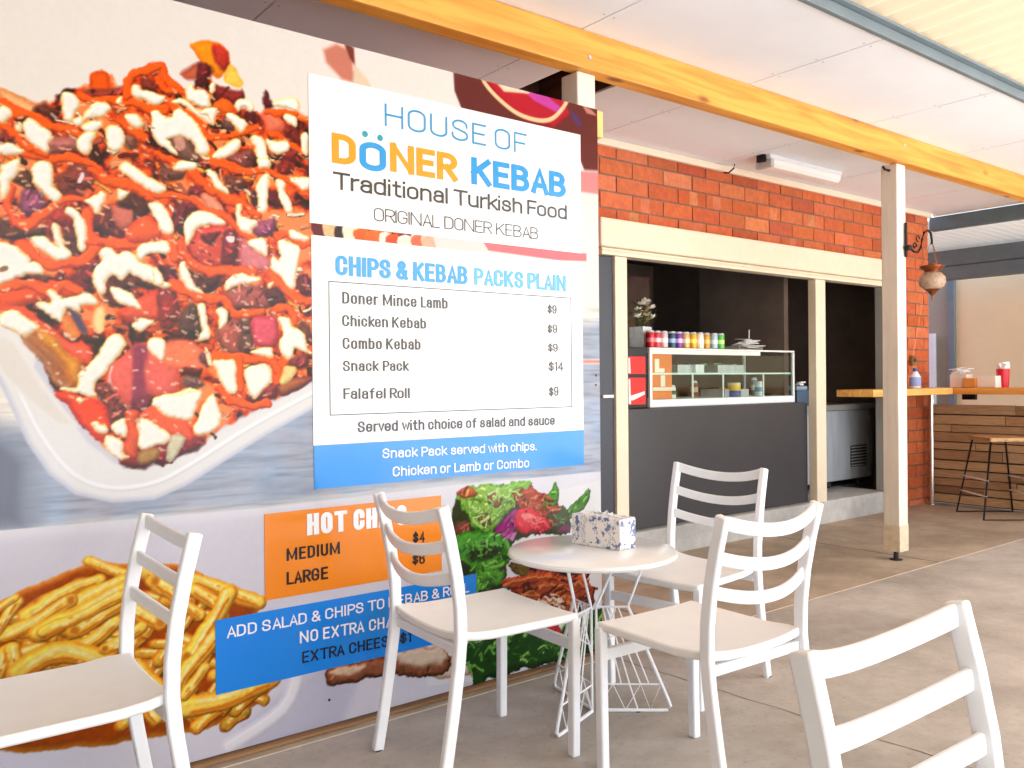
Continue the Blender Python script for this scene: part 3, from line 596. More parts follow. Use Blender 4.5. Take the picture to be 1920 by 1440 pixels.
P|942,1274 963,1280 999,1277 1011,1256 1010,1217 1010,1176 986,1176 965,1203 951,1235|250,246,238|252,206,134|13|9|0.22|1.3
P|1047,1241 1079,1257 1116,1255 1132,1232 1125,1204 1093,1180 1074,1156 1056,1172 1044,1205|250,246,238|252,206,134|13|9|0.22|1.3
P|910,1315 925,1297 939,1259 927,1265|250,246,238|252,206,134|13|9|0.22|1.3
P|757,1157 812,1170 860,1184 889,1177 880,1148 868,1117 784,1119 757,1134|250,246,238|252,206,134|13|9|0.22|1.3
P|749,1138 774,1163 832,1168 889,1178 891,1146 871,1112 862,1089 834,1096 798,1108 773,1123|250,246,238|252,206,134|13|9|0.22|1.3
P|900,1123 932,1163 952,1121 952,1068 908,1043 876,1059 888,1094|250,246,238|252,206,134|13|9|0.22|1.3
P|633,1072 664,1093 674,1093 671,1051 653,1055|250,246,238|252,206,134|13|9|0.22|1.3
P|714,1094 754,1081 805,1042 789,1023 750,1011 721,1004 713,1038|250,246,238|252,206,134|13|9|0.22|1.3
P|617,1046 663,1029 668,990 678,984 647,983 622,1007|250,246,238|252,206,134|13|9|0.22|1.3
P|541,1154 549,1162 559,1153 551,1143|250,246,238|252,206,134|13|9|0.22|1.3
P|585,1085 595,1090 615,1070 615,1057 602,1060|250,246,238|252,206,134|13|9|0.22|1.3
P|352,1527 368,1531 365,1524 352,1521|150,110,70|150,110,70|8|8|0.00|1.0
P|1158,1198 1174,1248 1188,1257 1217,1248 1204,1223 1184,1201|238,216,150|220,180,100|14|9|0.15|1.0
P|593,1418 613,1424 610,1362 590,1361|250,222,160|250,190,120|14|12|0.00|1.0
P|811,1039 845,1035 827,995 807,968 791,977|214,206,176|190,170,140|14|9|0.15|1.0
P|1324,2353 1377,2387 1447,2373 1446,2309 1522,2249 1396,2261 1336,2307|214,138,118|240,190,170|18|22|0.00|0.0
P|1398,2411 1447,2385 1451,2319 1428,2343|130,70,60|190,110,95|10|12|0.00|0.0
P|1446,2328 1501,2283 1522,2233 1437,2232|236,214,186|236,214,186|16|26|0.00|0.0
P|1863,2542 3280,2885 3270,2185 2654,2064 2565,2087 2504,2193 2047,2235 1914,2244 1875,2319|116,52,50|120,62,58|30|14|0.00|0.0
P|2023,2391 2241,2403 2445,2411 2475,2337 2384,2264 2225,2263 2102,2322|196,34,56|178,30,48|20|10|0.20|0.0
P|2157,2415 2298,2415 2445,2354 2414,2323 2268,2354|206,80,170|196,40,90|14|16|0.00|0.0
P|2065,2400 2199,2406 2298,2413 2240,2379 2116,2363|246,226,200|240,190,150|12|12|0.00|0.0
S|2002,2408 2028,2371 2096,2325 2189,2287 2296,2280 2372,2302 2433,2359 2470,2416|19|248,214,170|236,180,140|0.10|5|0|0.0
P|2451,2367 2521,2345 2552,2298 2505,2285|98,62,112|116,52,50|14|18|0.00|0.0
P|2525,2403 2600,2383 2645,2356 2568,2356|206,140,130|130,66,60|10|14|0.00|0.0
P|2521,2109 3270,2185 3268,2030 2520,2007|226,150,150|240,220,220|18|24|0.00|0.0
P|1997,1752 2561,1751 2560,1716 2386,1707 2028,1717|244,128,134|246,160,160|8|6|0.00|0.0
P|1696,1764 1997,1761 2041,1701 1695,1698|240,228,222|240,228,222|8|14|0.00|0.0
P|1282,1748 1326,1756 1337,1710 1295,1702|120,30,40|120,30,40|8|8|0.20|1.0
P|1321,1745 1373,1754 1386,1707 1337,1698|240,200,150|240,200,150|8|8|0.20|1.0
P|1365,1738 1405,1746 1414,1698 1377,1691|70,40,30|70,40,30|8|8|0.20|1.0
P|1398,1742 1452,1751 1465,1703 1414,1694|248,236,214|248,236,214|8|8|0.20|1.0
P|1444,1735 1491,1743 1503,1695 1458,1687|252,110,20|252,110,20|8|8|0.20|1.0
P|1486,1732 1549,1741 1564,1693 1505,1684|252,120,30|252,120,30|8|8|0.20|1.0
P|1542,1733 1578,1740 1586,1691 1553,1684|250,240,226|250,240,226|8|8|0.20|1.0
P|1569,1728 1619,1737 1631,1687 1584,1679|236,90,30|236,90,30|8|8|0.20|1.0
P|1622,1729 1666,1737 1676,1687 1635,1679|250,236,220|250,236,220|8|8|0.20|1.0
P|1677,1734 1729,1743 1742,1692 1692,1684|226,120,80|226,120,80|8|8|0.20|1.0
P|1723,1743 1769,1751 1780,1700 1737,1692|240,190,160|240,190,160|8|8|0.20|1.0
P|2511,1290 2638,1291 2638,1272 2511,1272|238,150,140|240,225,222|8|14|0.00|0.0
P|106,805 1095,790 1852,802 3252,795 3237,-318 1287,-234 98,-5|222,219,232|232,230,238|60|3|0.00|0.0
P|993,101 1138,185 1292,242 1499,218 1369,-73 992,-40|204,202,222|222,219,232|60|50|0.00|0.0
S|975,34 1156,110 1214,222|51|240,238,246|222,219,232|0.10|40|0|0.0
P|243,590 343,602 421,634 489,654 587,679 690,657 815,639 930,581 1068,473 1064,421 1120,190 976,128 810,120 240,232|168,78,14|206,130,40|30|10|0.20|1.0
S|636,374 689,351 744,317|42|194,154,55|160,88,20|0.42|9|1|0.6
S|654,346 689,363 724,369|42|187,149,53|155,84,19|0.42|9|1|0.6
S|982,282 1037,269 1094,243|33|195,154,55|161,88,20|0.42|9|1|0.6
S|379,388 426,357 474,314|37|240,191,68|198,108,24|0.42|9|1|0.6
S|538,537 573,568 607,588|27|189,150,54|156,85,19|0.42|9|1|0.6
S|521,610 548,622 575,623|42|196,155,56|161,88,20|0.42|9|1|0.6
S|455,363 483,387 512,401|39|249,197,71|205,112,25|0.42|9|1|0.6
S|402,554 435,578 467,593|37|215,171,61|178,97,22|0.42|9|1|0.6
S|448,435 472,469 496,494|32|208,165,59|172,94,21|0.42|9|1|0.6
S|967,105 996,123 1026,130|48|194,154,55|160,88,20|0.42|9|1|0.6
S|751,342 784,320 816,286|42|199,158,57|164,90,20|0.42|9|1|0.6
S|547,507 577,527 606,538|26|226,179,64|186,102,23|0.42|9|1|0.6
S|575,359 617,365 660,361|41|221,176,63|183,100,22|0.42|9|1|0.6
S|446,585 479,595 512,594|38|194,154,55|160,88,20|0.42|9|1|0.6
S|347,268 382,275 417,273|40|211,167,60|174,95,21|0.42|9|1|0.6
S|666,385 688,413 711,431|38|215,170,61|177,97,22|0.42|9|1|0.6
S|463,259 478,296 492,322|26|212,168,60|175,96,21|0.42|9|1|0.6
S|441,495 469,484 496,462|32|191,151,54|157,86,19|0.42|9|1|0.6
S|547,317 579,307 611,287|26|183,145,52|151,83,18|0.42|9|1|0.6
S|658,293 684,313 710,323|33|213,169,60|176,96,22|0.42|9|1|0.6
S|351,278 379,319 407,351|31|246,195,70|203,111,25|0.42|9|1|0.6
S|816,178 847,163 878,137|28|216,171,61|178,98,22|0.42|9|1|0.6
S|800,423 832,408 864,383|47|226,179,64|186,102,23|0.42|9|1|0.6
S|981,220 1037,192 1093,151|37|213,169,61|176,96,22|0.42|9|1|0.6
S|704,378 736,367 769,345|45|183,145,52|151,82,18|0.42|9|1|0.6
S|397,332 418,361 440,380|30|182,144,52|150,82,18|0.42|9|1|0.6
S|1027,321 1056,372 1086,412|37|195,155,55|161,88,20|0.42|9|1|0.6
S|917,147 944,192 972,227|31|203,161,58|168,92,21|0.42|9|1|0.6
S|668,243 723,259 780,264|30|200,159,57|165,90,20|0.42|9|1|0.6
S|636,500 677,509 717,508|39|218,173,62|180,98,22|0.42|9|1|0.6
S|842,199 902,182 963,154|39|201,159,57|165,90,20|0.42|9|1|0.6
S|354,404 393,392 433,370|31|226,179,64|187,102,23|0.42|9|1|0.6
S|935,455 982,430 1030,392|32|183,146,52|151,83,18|0.42|9|1|0.6
S|895,329 926,380 958,422|30|245,194,70|202,111,25|0.42|9|1|0.6
S|1028,212 1051,249 1074,274|28|244,193,69|201,110,25|0.42|9|1|0.6
S|710,316 746,353 781,379|40|195,155,55|161,88,20|0.42|9|1|0.6
S|929,273 992,250 1057,214|47|250,198,71|206,113,25|0.42|9|1|0.6
S|700,256 733,297 767,328|36|182,144,52|150,82,18|0.42|9|1|0.6
S|349,524 384,506 420,477|39|183,145,52|151,82,18|0.42|9|1|0.6
S|364,331 406,343 448,345|32|246,195,70|203,111,25|0.42|9|1|0.6
S|471,422 510,440 549,449|34|193,153,55|159,87,19|0.42|9|1|0.6
S|758,465 792,500 826,526|31|221,176,63|183,100,22|0.42|9|1|0.6
S|700,386 761,378 823,359|34|217,172,62|179,98,22|0.42|9|1|0.6
S|914,314 954,310 994,294|37|247,196,70|203,111,25|0.42|9|1|0.6
S|407,475 435,464 464,443|26|211,167,60|174,95,21|0.42|9|1|0.6
S|497,342 524,361 551,370|31|182,144,52|150,82,18|0.42|9|1|0.6
S|851,476 908,469 967,450|38|190,150,54|156,85,19|0.42|9|1|0.6
S|493,559 519,550 547,530|40|226,179,64|186,102,23|0.42|9|1|0.6
S|762,357 795,407 828,446|43|224,178,64|185,101,23|0.42|9|1|0.6
S|478,330 511,344 545,348|42|203,161,58|168,92,21|0.42|9|1|0.6
S|467,222 496,240 525,248|29|232,184,66|192,105,24|0.42|9|1|0.6
S|386,313 428,292 472,260|36|195,155,55|161,88,20|0.42|9|1|0.6
S|727,446 755,487 782,517|36|234,186,67|193,106,24|0.42|9|1|0.6
S|820,507 851,496 883,473|39|235,186,67|194,106,24|0.42|9|1|0.6
S|1005,334 1024,374 1042,402|48|240,191,68|198,108,24|0.42|9|1|0.6
S|362,269 390,261 419,243|32|209,165,59|172,94,21|0.42|9|1|0.6
S|566,541 604,574 643,597|29|241,191,68|198,109,24|0.42|9|1|0.6
S|637,294 680,268 724,231|41|188,149,53|155,85,19|0.42|9|1|0.6
S|919,457 973,427 1029,384|36|238,189,68|197,108,24|0.42|9|1|0.6
S|995,144 1044,177 1093,199|43|210,166,60|173,95,21|0.42|9|1|0.6
S|371,520 419,506 469,481|40|251,199,71|207,113,25|0.42|9|1|0.6
S|783,278 813,264 843,238|41|224,178,64|185,101,23|0.42|9|1|0.6
S|496,471 539,486 583,492|30|182,144,52|150,82,18|0.42|9|1|0.6
S|510,494 564,477 619,449|43|221,175,63|182,100,22|0.42|9|1|0.6
S|779,229 828,203 879,165|34|248,197,71|205,112,25|0.42|9|1|0.6
S|748,410 795,397 843,374|34|223,177,63|184,101,23|0.42|9|1|0.6
S|515,358 559,337 604,305|26|234,185,66|193,105,24|0.42|9|1|0.6
S|890,308 919,357 949,394|34|185,146,52|152,83,19|0.42|9|1|0.6
S|596,372 616,399 637,416|33|245,194,70|202,110,25|0.42|9|1|0.6
S|653,186 683,200 712,204|44|238,189,68|196,107,24|0.42|9|1|0.6
S|417,251 445,260 474,258|32|225,178,64|186,102,23|0.42|9|1|0.6
S|696,557 739,553 783,538|38|223,177,63|184,101,23|0.42|9|1|0.6
S|816,427 855,467 895,497|30|198,157,56|163,89,20|0.42|9|1|0.6
S|993,191 1029,231 1065,261|43|232,184,66|191,105,23|0.42|9|1|0.6
S|451,532 481,548 513,554|42|250,198,71|206,113,25|0.42|9|1|0.6
S|365,550 391,546 418,531|29|197,156,56|162,89,20|0.42|9|1|0.6
S|874,158 905,202 936,235|37|207,164,59|171,93,21|0.42|9|1|0.6
S|464,502 488,554 511,596|33|238,188,68|196,107,24|0.42|9|1|0.6
S|931,180 962,229 994,267|31|208,165,59|172,94,21|0.42|9|1|0.6
S|423,302 465,290 506,268|41|234,185,66|193,105,24|0.42|9|1|0.6
S|619,461 654,479 690,486|34|219,174,62|181,99,22|0.42|9|1|0.6
S|723,240 778,225 834,199|31|186,148,53|154,84,19|0.42|9|1|0.6
S|528,325 555,375 582,415|37|196,156,56|162,89,20|0.42|9|1|0.6
S|543,243 583,261 624,269|43|246,195,70|203,111,25|0.42|9|1|0.6
S|1013,354 1043,385 1073,404|44|249,198,71|206,112,25|0.42|9|1|0.6
S|737,245 774,273 813,291|37|240,190,68|198,108,24|0.42|9|1|0.6
S|439,331 469,345 499,350|28|185,147,53|153,83,19|0.42|9|1|0.6
S|950,373 979,397 1008,409|43|187,148,53|154,84,19|0.42|9|1|0.6
S|779,535 817,530 857,514|37|235,186,67|194,106,24|0.42|9|1|0.6
S|884,399 920,427 955,443|37|191,151,54|157,86,19|0.42|9|1|0.6
S|875,124 923,154 972,174|46|240,190,68|198,108,24|0.42|9|1|0.6
S|614,440 646,454 677,458|39|226,179,64|186,102,23|0.42|9|1|0.6
S|541,468 597,454 654,429|32|185,147,53|153,83,19|0.42|9|1|0.6
S|398,387 444,394 490,391|33|182,144,52|150,82,18|0.42|9|1|0.6
S|480,339 519,327 558,303|32|244,194,69|201,110,25|0.42|9|1|0.6
S|598,208 630,256 662,295|30|215,171,61|177,97,22|0.42|9|1|0.6
S|890,213 928,193 967,161|37|182,144,52|150,82,18|0.42|9|1|0.6
S|576,283 605,332 634,371|40|210,167,60|173,95,21|0.42|9|1|0.6
S|417,273 464,262 511,240|34|225,178,64|185,101,23|0.42|9|1|0.6
S|358,427 400,449 442,462|39|241,191,68|199,109,24|0.42|9|1|0.6
S|870,332 892,367 914,390|41|195,154,55|161,88,20|0.42|9|1|0.6
S|898,375 946,353 995,318|44|192,152,55|158,87,19|0.42|9|1|0.6
S|535,503 587,525 640,537|27|228,181,65|188,103,23|0.42|9|1|0.6
S|803,285 833,270 863,245|41|208,165,59|171,94,21|0.42|9|1|0.6
S|482,404 529,378 578,341|38|241,191,68|198,109,24|0.42|9|1|0.6
S|770,173 816,200 862,217|29|220,175,63|182,99,22|0.42|9|1|0.6
S|449,491 496,515 544,531|38|221,175,63|182,100,22|0.42|9|1|0.6
S|547,276 586,300 626,313|37|190,151,54|157,86,19|0.42|9|1|0.6
S|568,687 626,655 675,630|32|254,216,96|224,138,34|0.42|9|1|0.6
S|596,628 488,598 407,552|39|254,216,96|224,138,34|0.42|9|1|0.6
S|660,611 488,553|48|254,216,96|224,138,34|0.42|9|1|0.6
S|342,509 429,533 520,578|38|254,216,96|224,138,34|0.42|9|1|0.6
S|329,521 386,595|32|254,216,96|224,138,34|0.42|9|1|0.6
S|330,580 381,608|22|254,216,96|224,138,34|0.42|9|1|0.6
S|731,635 772,602|58|254,216,96|224,138,34|0.42|9|1|0.6
S|751,599 825,539|51|254,216,96|224,138,34|0.42|9|1|0.6
S|869,587 981,533|47|254,216,96|224,138,34|0.42|9|1|0.6
S|986,524 1080,479|49|254,216,96|224,138,34|0.42|9|1|0.6
S|868,554 935,504|41|254,216,96|224,138,34|0.42|9|1|0.6
S|835,515 889,472|35|254,216,96|224,138,34|0.42|9|1|0.6
S|694,517 766,466|46|254,216,96|224,138,34|0.42|9|1|0.6
S|639,495 556,442 473,444|45|254,216,96|224,138,34|0.42|9|1|0.6
S|665,586 557,541 437,501|57|254,216,96|224,138,34|0.42|9|1|0.6
S|659,550 586,515 529,489|48|254,216,96|224,138,34|0.42|9|1|0.6
S|981,525 928,443 844,347|55|254,216,96|224,138,34|0.42|9|1|0.6
S|692,351 763,260|54|254,216,96|224,138,34|0.42|9|1|0.6
S|849,262 753,251|37|254,216,96|224,138,34|0.42|9|1|0.6
S|332,403 358,462|43|254,216,96|224,138,34|0.42|9|1|0.6
S|371,469 379,398|42|254,216,96|224,138,34|0.42|9|1|0.6
S|388,401 464,433 542,417 638,363|67|254,216,96|224,138,34|0.42|9|1|0.6
S|939,395 871,330 827,284 816,220|50|254,216,96|224,138,34|0.42|9|1|0.6
S|691,271 752,181|48|254,216,96|224,138,34|0.42|9|1|0.6
S|486,365 574,340 637,321|29|254,216,96|224,138,34|0.42|9|1|0.6
S|848,190 954,188 1041,202 1120,219|67|254,216,96|224,138,34|0.42|9|1|0.6
S|899,302 838,232|38|254,216,96|224,138,34|0.42|9|1|0.6
S|665,575 567,536 446,502|35|254,216,96|224,138,34|0.42|9|1|0.6
S|714,465 658,438 609,422|36|254,216,96|224,138,34|0.42|9|1|0.6
P|1731,792 1860,794 2211,798 2655,798 2645,7 2355,-24 1722,59|230,230,238|230,230,238|30|6|0.00|0.0
P|1851,720 1884,751 2065,781 2211,765 2374,676 2433,614 2442,548 2284,560 2144,547 2129,499 2097,446 2087,369 1973,373 1931,449 1840,496 1841,591|58,66,32|80,84,44|14|6|0.20|3.0
P|1868,753 1935,788 2065,791 2211,783 2220,750 2164,718 2109,673 2063,614 1993,608 1942,635 1909,694 1884,730|146,188,84|96,146,48|20|6|0.30|2.5
S|1943,753 1925,692 1967,632|18|172,212,116|96,146,48|0.40|8|0|1.0
S|2137,757 2091,696 2028,639 1976,624|19|170,210,112|96,146,48|0.40|8|0|1.0
P|2012,743 2065,752 2091,721 2038,709|146,92,62|96,70,50|14|8|0.30|2.0
P|1968,663 2011,669 2037,642 1993,632|146,92,62|96,70,50|14|8|0.30|2.0
P|1868,766 1918,786 1960,772 1943,749 1893,747|190,110,60|150,70,40|14|8|0.30|2.0
P|2146,742 2220,757 2325,726 2388,667 2363,633 2333,598 2247,645 2173,688 2137,721|172,78,50|120,44,34|24|6|0.45|3.0
P|2054,594 2099,646 2154,676 2172,652 2153,597 2125,553 2081,569|158,46,124|96,24,90|20|6|0.40|2.0
P|2098,567 2153,582 2135,552|206,130,190|206,130,190|10|8|0.00|1.0
P|2159,657 2210,678 2286,648 2348,589 2294,573 2209,576 2153,604|218,54,72|180,30,50|20|5|0.30|2.0
P|2182,651 2219,658 2295,617 2266,610 2209,630|246,140,140|225,80,90|10|8|0.00|1.0
P|1858,644 1917,648 1941,579 1874,581|126,70,54|80,50,40|20|10|0.30|2.0
P|2374,736 2644,760 2642,619 2423,641|236,236,240|236,236,240|20|10|0.00|0.0
P|2296,684 2345,739 2370,767 2376,699 2334,669|96,156,54|56,104,30|14|5|0.30|2.0
P|2383,608 2443,647 2505,687 2560,734 2560,682 2515,644 2443,613|84,140,52|50,94,30|14|5|0.30|2.0
P|2382,563 2433,599 2447,555|120,40,90|120,40,90|10|6|0.00|1.0
P|2334,650 2403,658 2443,624 2402,583 2343,597|70,90,50|60,60,50|14|8|0.30|3.0
P|1849,590 1941,607 2019,605 2098,567 2127,514 2088,461 2009,459 1931,463 1873,505|82,156,48|42,96,24|26|5|0.35|3.0
P|1928,539 2010,560 2071,521 2000,502 1940,506|50,52,30|64,110,40|18|16|0.10|3.0
S|2098,560 2125,514 2088,465 2017,461|16|122,190,80|82,156,48|0.40|6|0|1.0
P|1957,466 2079,441 2069,386 2008,399 1960,375|94,164,54|50,104,30|20|6|0.30|3.0
P|1840,537 1931,470 1889,448 1840,483|40,60,24|40,60,24|20|12|0.00|1.0
P|2124,464 2264,437 2360,394 2244,396 2151,424|112,90,36|70,50,26|14|8|0.30|2.0
P|2245,432 2543,390 2522,339 2340,367 2263,393|62,18,28|62,18,28|14|8|0.00|1.0
P|2065,387 2169,407 2341,404 2440,367 2543,371 2579,269 2562,210 2438,216 2339,233 2281,280 2205,299 2132,348|170,78,38|112,40,24|30|6|0.50|4.0
S|2087,376 2188,386 2340,378|13|214,128,70|170,78,38|0.40|8|1|2.0
S|2187,332 2301,343 2399,335|14|214,128,70|170,78,38|0.40|8|1|2.0
S|2481,346 2532,292 2531,230|14|214,128,70|170,78,38|0.40|8|1|2.0
S|2359,304 2429,315 2459,273|13|214,128,70|170,78,38|0.40|8|1|2.0
P|2252,284 2340,307 2404,274 2403,222 2319,240|234,218,204|206,170,150|18|8|0.20|1.0
P|2418,257 2542,244 2499,213|90,40,30|90,40,30|10|8|0.00|1.0
P|1723,126 1819,146 1970,143 1995,68 1884,64 1770,82|226,206,190|196,150,120|20|10|0.20|1.0
P|1315,164 1319,200 1428,208 1557,206 1572,236 1804,176 1819,98 1692,106 1571,139 1498,142 1358,151|158,98,68|96,50,36|26|6|0.40|2.0
P|1602,214 1788,193 1803,129 1631,152|228,206,186|190,140,110|22|14|0.20|2.0
P|1325,192 1428,201 1470,180 1359,173|226,196,170|190,130,100|12|14|0.20|2.0
P|1877,161 1997,187 2058,189 2204,169 2357,140 2648,195 2645,7 2375,24 2278,15 2165,31 2074,22 1951,21 1935,67 1885,105|40,82,30|30,60,24|26|5|0.30|3.0
S|2051,187 2066,186 2082,175|9|96,162,62|57,97,37|0.50|5|1|2.0
S|2273,143 2279,159 2285,163|14|52,100,36|31,60,21|0.50|5|1|2.0
S|2078,176 2089,168 2098,149|17|96,162,62|57,97,37|0.50|5|1|2.0
S|2468,55 2484,48 2500,27|10|64,120,42|38,72,25|0.50|5|1|2.0
S|2314,88 2332,91 2350,82|11|150,200,110|90,120,66|0.50|5|1|2.0
S|2578,42 2595,66 2612,78|19|96,162,62|57,97,37|0.50|5|1|2.0
S|2289,63 2305,79 2322,84|13|150,200,110|90,120,66|0.50|5|1|2.0
S|2086,139 2100,133 2115,116|9|96,162,62|57,97,37|0.50|5|1|2.0
S|2208,56 2235,57 2261,47|10|64,120,42|38,72,25|0.50|5|1|2.0
S|2366,165 2381,185 2397,194|12|150,200,110|90,120,66|0.50|5|1|2.0
S|2133,97 2154,90 2176,72|10|64,120,42|38,72,25|0.50|5|1|2.0
S|1934,181 1953,194 1972,196|9|122,186,84|73,111,50|0.50|5|1|2.0
S|2571,116 2581,105 2590,81|19|96,162,62|57,97,37|0.50|5|1|2.0
S|2587,52 2594,68 2602,71|12|64,120,42|38,72,25|0.50|5|1|2.0
S|1994,123 2012,142 2031,150|12|96,162,62|57,97,37|0.50|5|1|2.0
S|2020,146 2033,137 2045,117|11|122,186,84|73,111,50|0.50|5|1|2.0
S|1901,207 1918,194 1936,170|18|64,120,42|38,72,25|0.50|5|1|2.0
S|2289,122 2313,107 2338,80|10|96,162,62|57,97,37|0.50|5|1|2.0
S|1930,189 1944,197 1958,194|14|96,162,62|57,97,37|0.50|5|1|2.0
S|2297,137 2310,119 2324,89|17|64,120,42|38,72,25|0.50|5|1|2.0
S|2170,61 2188,63 2207,52|13|150,200,110|90,120,66|0.50|5|1|2.0
S|2039,145 2058,152 2078,148|14|122,186,84|73,111,50|0.50|5|1|2.0
S|1915,180 1928,175 1941,159|13|122,186,84|73,111,50|0.50|5|1|2.0
S|2068,157 2079,173 2091,177|18|96,162,62|57,97,37|0.50|5|1|2.0
S|2166,73 2192,82 2219,78|13|96,162,62|57,97,37|0.50|5|1|2.0
S|1955,182 1973,202 1991,211|12|122,186,84|73,111,50|0.50|5|1|2.0
S|2352,67 2381,75 2411,71|11|52,100,36|31,60,21|0.50|5|1|2.0
S|2464,56 2485,51 2507,34|10|150,200,110|90,120,66|0.50|5|1|2.0
S|2600,19 2616,27 2631,23|10|52,100,36|31,60,21|0.50|5|1|2.0
S|2598,61 2608,53 2617,32|16|150,200,110|90,120,66|0.50|5|1|2.0
S|2421,43 2432,40 2444,24|9|122,186,84|73,111,50|0.50|5|1|2.0
S|2524,144 2548,162 2572,168|15|122,186,84|73,111,50|0.50|5|1|2.0
S|2526,132 2547,141 2568,138|17|52,100,36|31,60,21|0.50|5|1|2.0
S|2215,117 2221,111 2227,94|10|52,100,36|31,60,21|0.50|5|1|2.0
S|2281,147 2293,157 2305,156|17|96,162,62|57,97,37|0.50|5|1|2.0
S|2254,182 2275,201 2296,208|19|96,162,62|57,97,37|0.50|5|1|2.0
S|2203,160 2212,180 2221,187|17|150,200,110|90,120,66|0.50|5|1|2.0
S|2165,180 2181,202 2196,212|13|64,120,42|38,72,25|0.50|5|1|2.0
S|2188,77 2200,87 2212,86|16|122,186,84|73,111,50|0.50|5|1|2.0
S|2567,90 2584,77 2600,51|19|64,120,42|38,72,25|0.50|5|1|2.0
S|2010,184 2029,186 2048,177|18|52,100,36|31,60,21|0.50|5|1|2.0
S|1897,192 1911,199 1925,195|13|96,162,62|57,97,37|0.50|5|1|2.0
S|2397,105 2408,97 2418,76|12|64,120,42|38,72,25|0.50|5|1|2.0
S|2436,33 2464,40 2492,35|18|52,100,36|31,60,21|0.50|5|1|2.0
S|2268,61 2288,76 2307,78|16|52,100,36|31,60,21|0.50|5|1|2.0
S|2320,118 2339,103 2358,76|19|64,120,42|38,72,25|0.50|5|1|2.0
S|2122,138 2147,144 2173,139|10|52,100,36|31,60,21|0.50|5|1|2.0
S|2545,107 2567,112 2590,105|19|52,100,36|31,60,21|0.50|5|1|2.0
S|1944,128 1954,144 1965,149|11|64,120,42|38,72,25|0.50|5|1|2.0
S|2095,193 2107,174 2120,144|16|96,162,62|57,97,37|0.50|5|1|2.0
S|2468,34 2487,22 2505,-3|16|150,200,110|90,120,66|0.50|5|1|2.0
S|2619,142 2639,168 2659,181|17|122,186,84|73,111,50|0.50|5|1|2.0
S|2366,73 2397,80 2427,75|18|64,120,42|38,72,25|0.50|5|1|2.0
S|2375,54 2395,45 2415,24|12|122,186,84|73,111,50|0.50|5|1|2.0
S|2047,159 2076,166 2106,162|14|150,200,110|90,120,66|0.50|5|1|2.0
S|2600,110 2628,108 2657,93|11|64,120,42|38,72,25|0.50|5|1|2.0
S|2265,90 2286,97 2306,91|15|150,200,110|90,120,66|0.50|5|1|2.0
S|1997,196 2010,221 2023,235|14|64,120,42|38,72,25|0.50|5|1|2.0
S|2103,184 2118,179 2132,163|18|150,200,110|90,120,66|0.50|5|1|2.0
S|2446,147 2464,140 2481,121|11|96,162,62|57,97,37|0.50|5|1|2.0
S|2455,73 2490,75 2525,65|9|64,120,42|38,72,25|0.50|5|1|2.0
S|2056,104 2079,89 2102,63|10|96,162,62|57,97,37|0.50|5|1|2.0
S|1933,86 1957,75 1982,53|15|122,186,84|73,111,50|0.50|5|1|2.0
S|2351,47 2369,67 2387,74|13|52,100,36|31,60,21|0.50|5|1|2.0
S|1895,104 1908,95 1921,75|16|122,186,84|73,111,50|0.50|5|1|2.0
S|2225,176 2247,161 2268,134|14|64,120,42|38,72,25|0.50|5|1|2.0
S|2264,142 2281,142 2298,129|13|96,162,62|57,97,37|0.50|5|1|2.0
S|1911,103 1923,84 1934,54|9|122,186,84|73,111,50|0.50|5|1|2.0
S|1969,130 1976,122 1982,102|13|96,162,62|57,97,37|0.50|5|1|2.0
S|2400,146 2425,166 2451,174|13|150,200,110|90,120,66|0.50|5|1|2.0
S|1934,707 1946,697 1962,689|11|198,228,150|138,159,105|0.40|4|1|2.0
S|2065,778 2064,768 2055,759|11|198,228,150|138,159,105|0.40|4|1|2.0
S|2130,764 2144,753 2152,747|9|176,214,120|123,149,84|0.40|4|1|2.0
S|2100,696 2091,679 2095,665|8|120,172,66|84,120,46|0.40|4|1|2.0
S|2066,761 2070,752 2086,735|8|176,214,120|123,149,84|0.40|4|1|2.0
S|2095,745 2116,733 2127,718|8|198,228,150|138,159,105|0.40|4|1|2.0
S|2067,778 2075,760 2081,737|7|198,228,150|138,159,105|0.40|4|1|2.0
S|2097,726 2117,718 2125,707|10|104,150,56|72,105,39|0.40|4|1|2.0
S|2005,683 1989,679 1980,674|5|120,172,66|84,120,46|0.40|4|1|2.0
S|1962,745 1946,738 1941,741|7|198,228,150|138,159,105|0.40|4|1|2.0
S|1918,740 1916,720 1925,698|6|120,172,66|84,120,46|0.40|4|1|2.0
S|2127,725 2115,724 2091,715|11|120,172,66|84,120,46|0.40|4|1|2.0
S|1936,675 1960,674 1979,668|9|120,172,66|84,120,46|0.40|4|1|2.0
S|2074,658 2051,650 2039,636|11|120,172,66|84,120,46|0.40|4|1|2.0
S|2185,764 2159,764 2144,756|6|104,150,56|72,105,39|0.40|4|1|2.0
S|2027,695 2030,680 2023,671|6|104,150,56|72,105,39|0.40|4|1|2.0
S|1954,698 1968,687 1985,677|7|198,228,150|138,159,105|0.40|4|1|2.0
S|1938,706 1953,701 1959,702|11|198,228,150|138,159,105|0.40|4|1|2.0
S|1974,671 1979,664 1981,654|5|104,150,56|72,105,39|0.40|4|1|2.0
S|2095,705 2074,694 2061,678|9|104,150,56|72,105,39|0.40|4|1|2.0
S|1931,683 1954,676 1975,671|10|120,172,66|84,120,46|0.40|4|1|2.0
S|2128,755 2136,750 2153,750|9|198,228,150|138,159,105|0.40|4|1|2.0
S|1994,667 1968,667 1949,662|8|198,228,150|138,159,105|0.40|4|1|2.0
S|2047,724 2041,725 2025,717|10|104,150,56|72,105,39|0.40|4|1|2.0
S|2050,762 2039,760 2018,749|11|198,228,150|138,159,105|0.40|4|1|2.0
S|2047,741 2060,738 2081,733|7|198,228,150|138,159,105|0.40|4|1|2.0
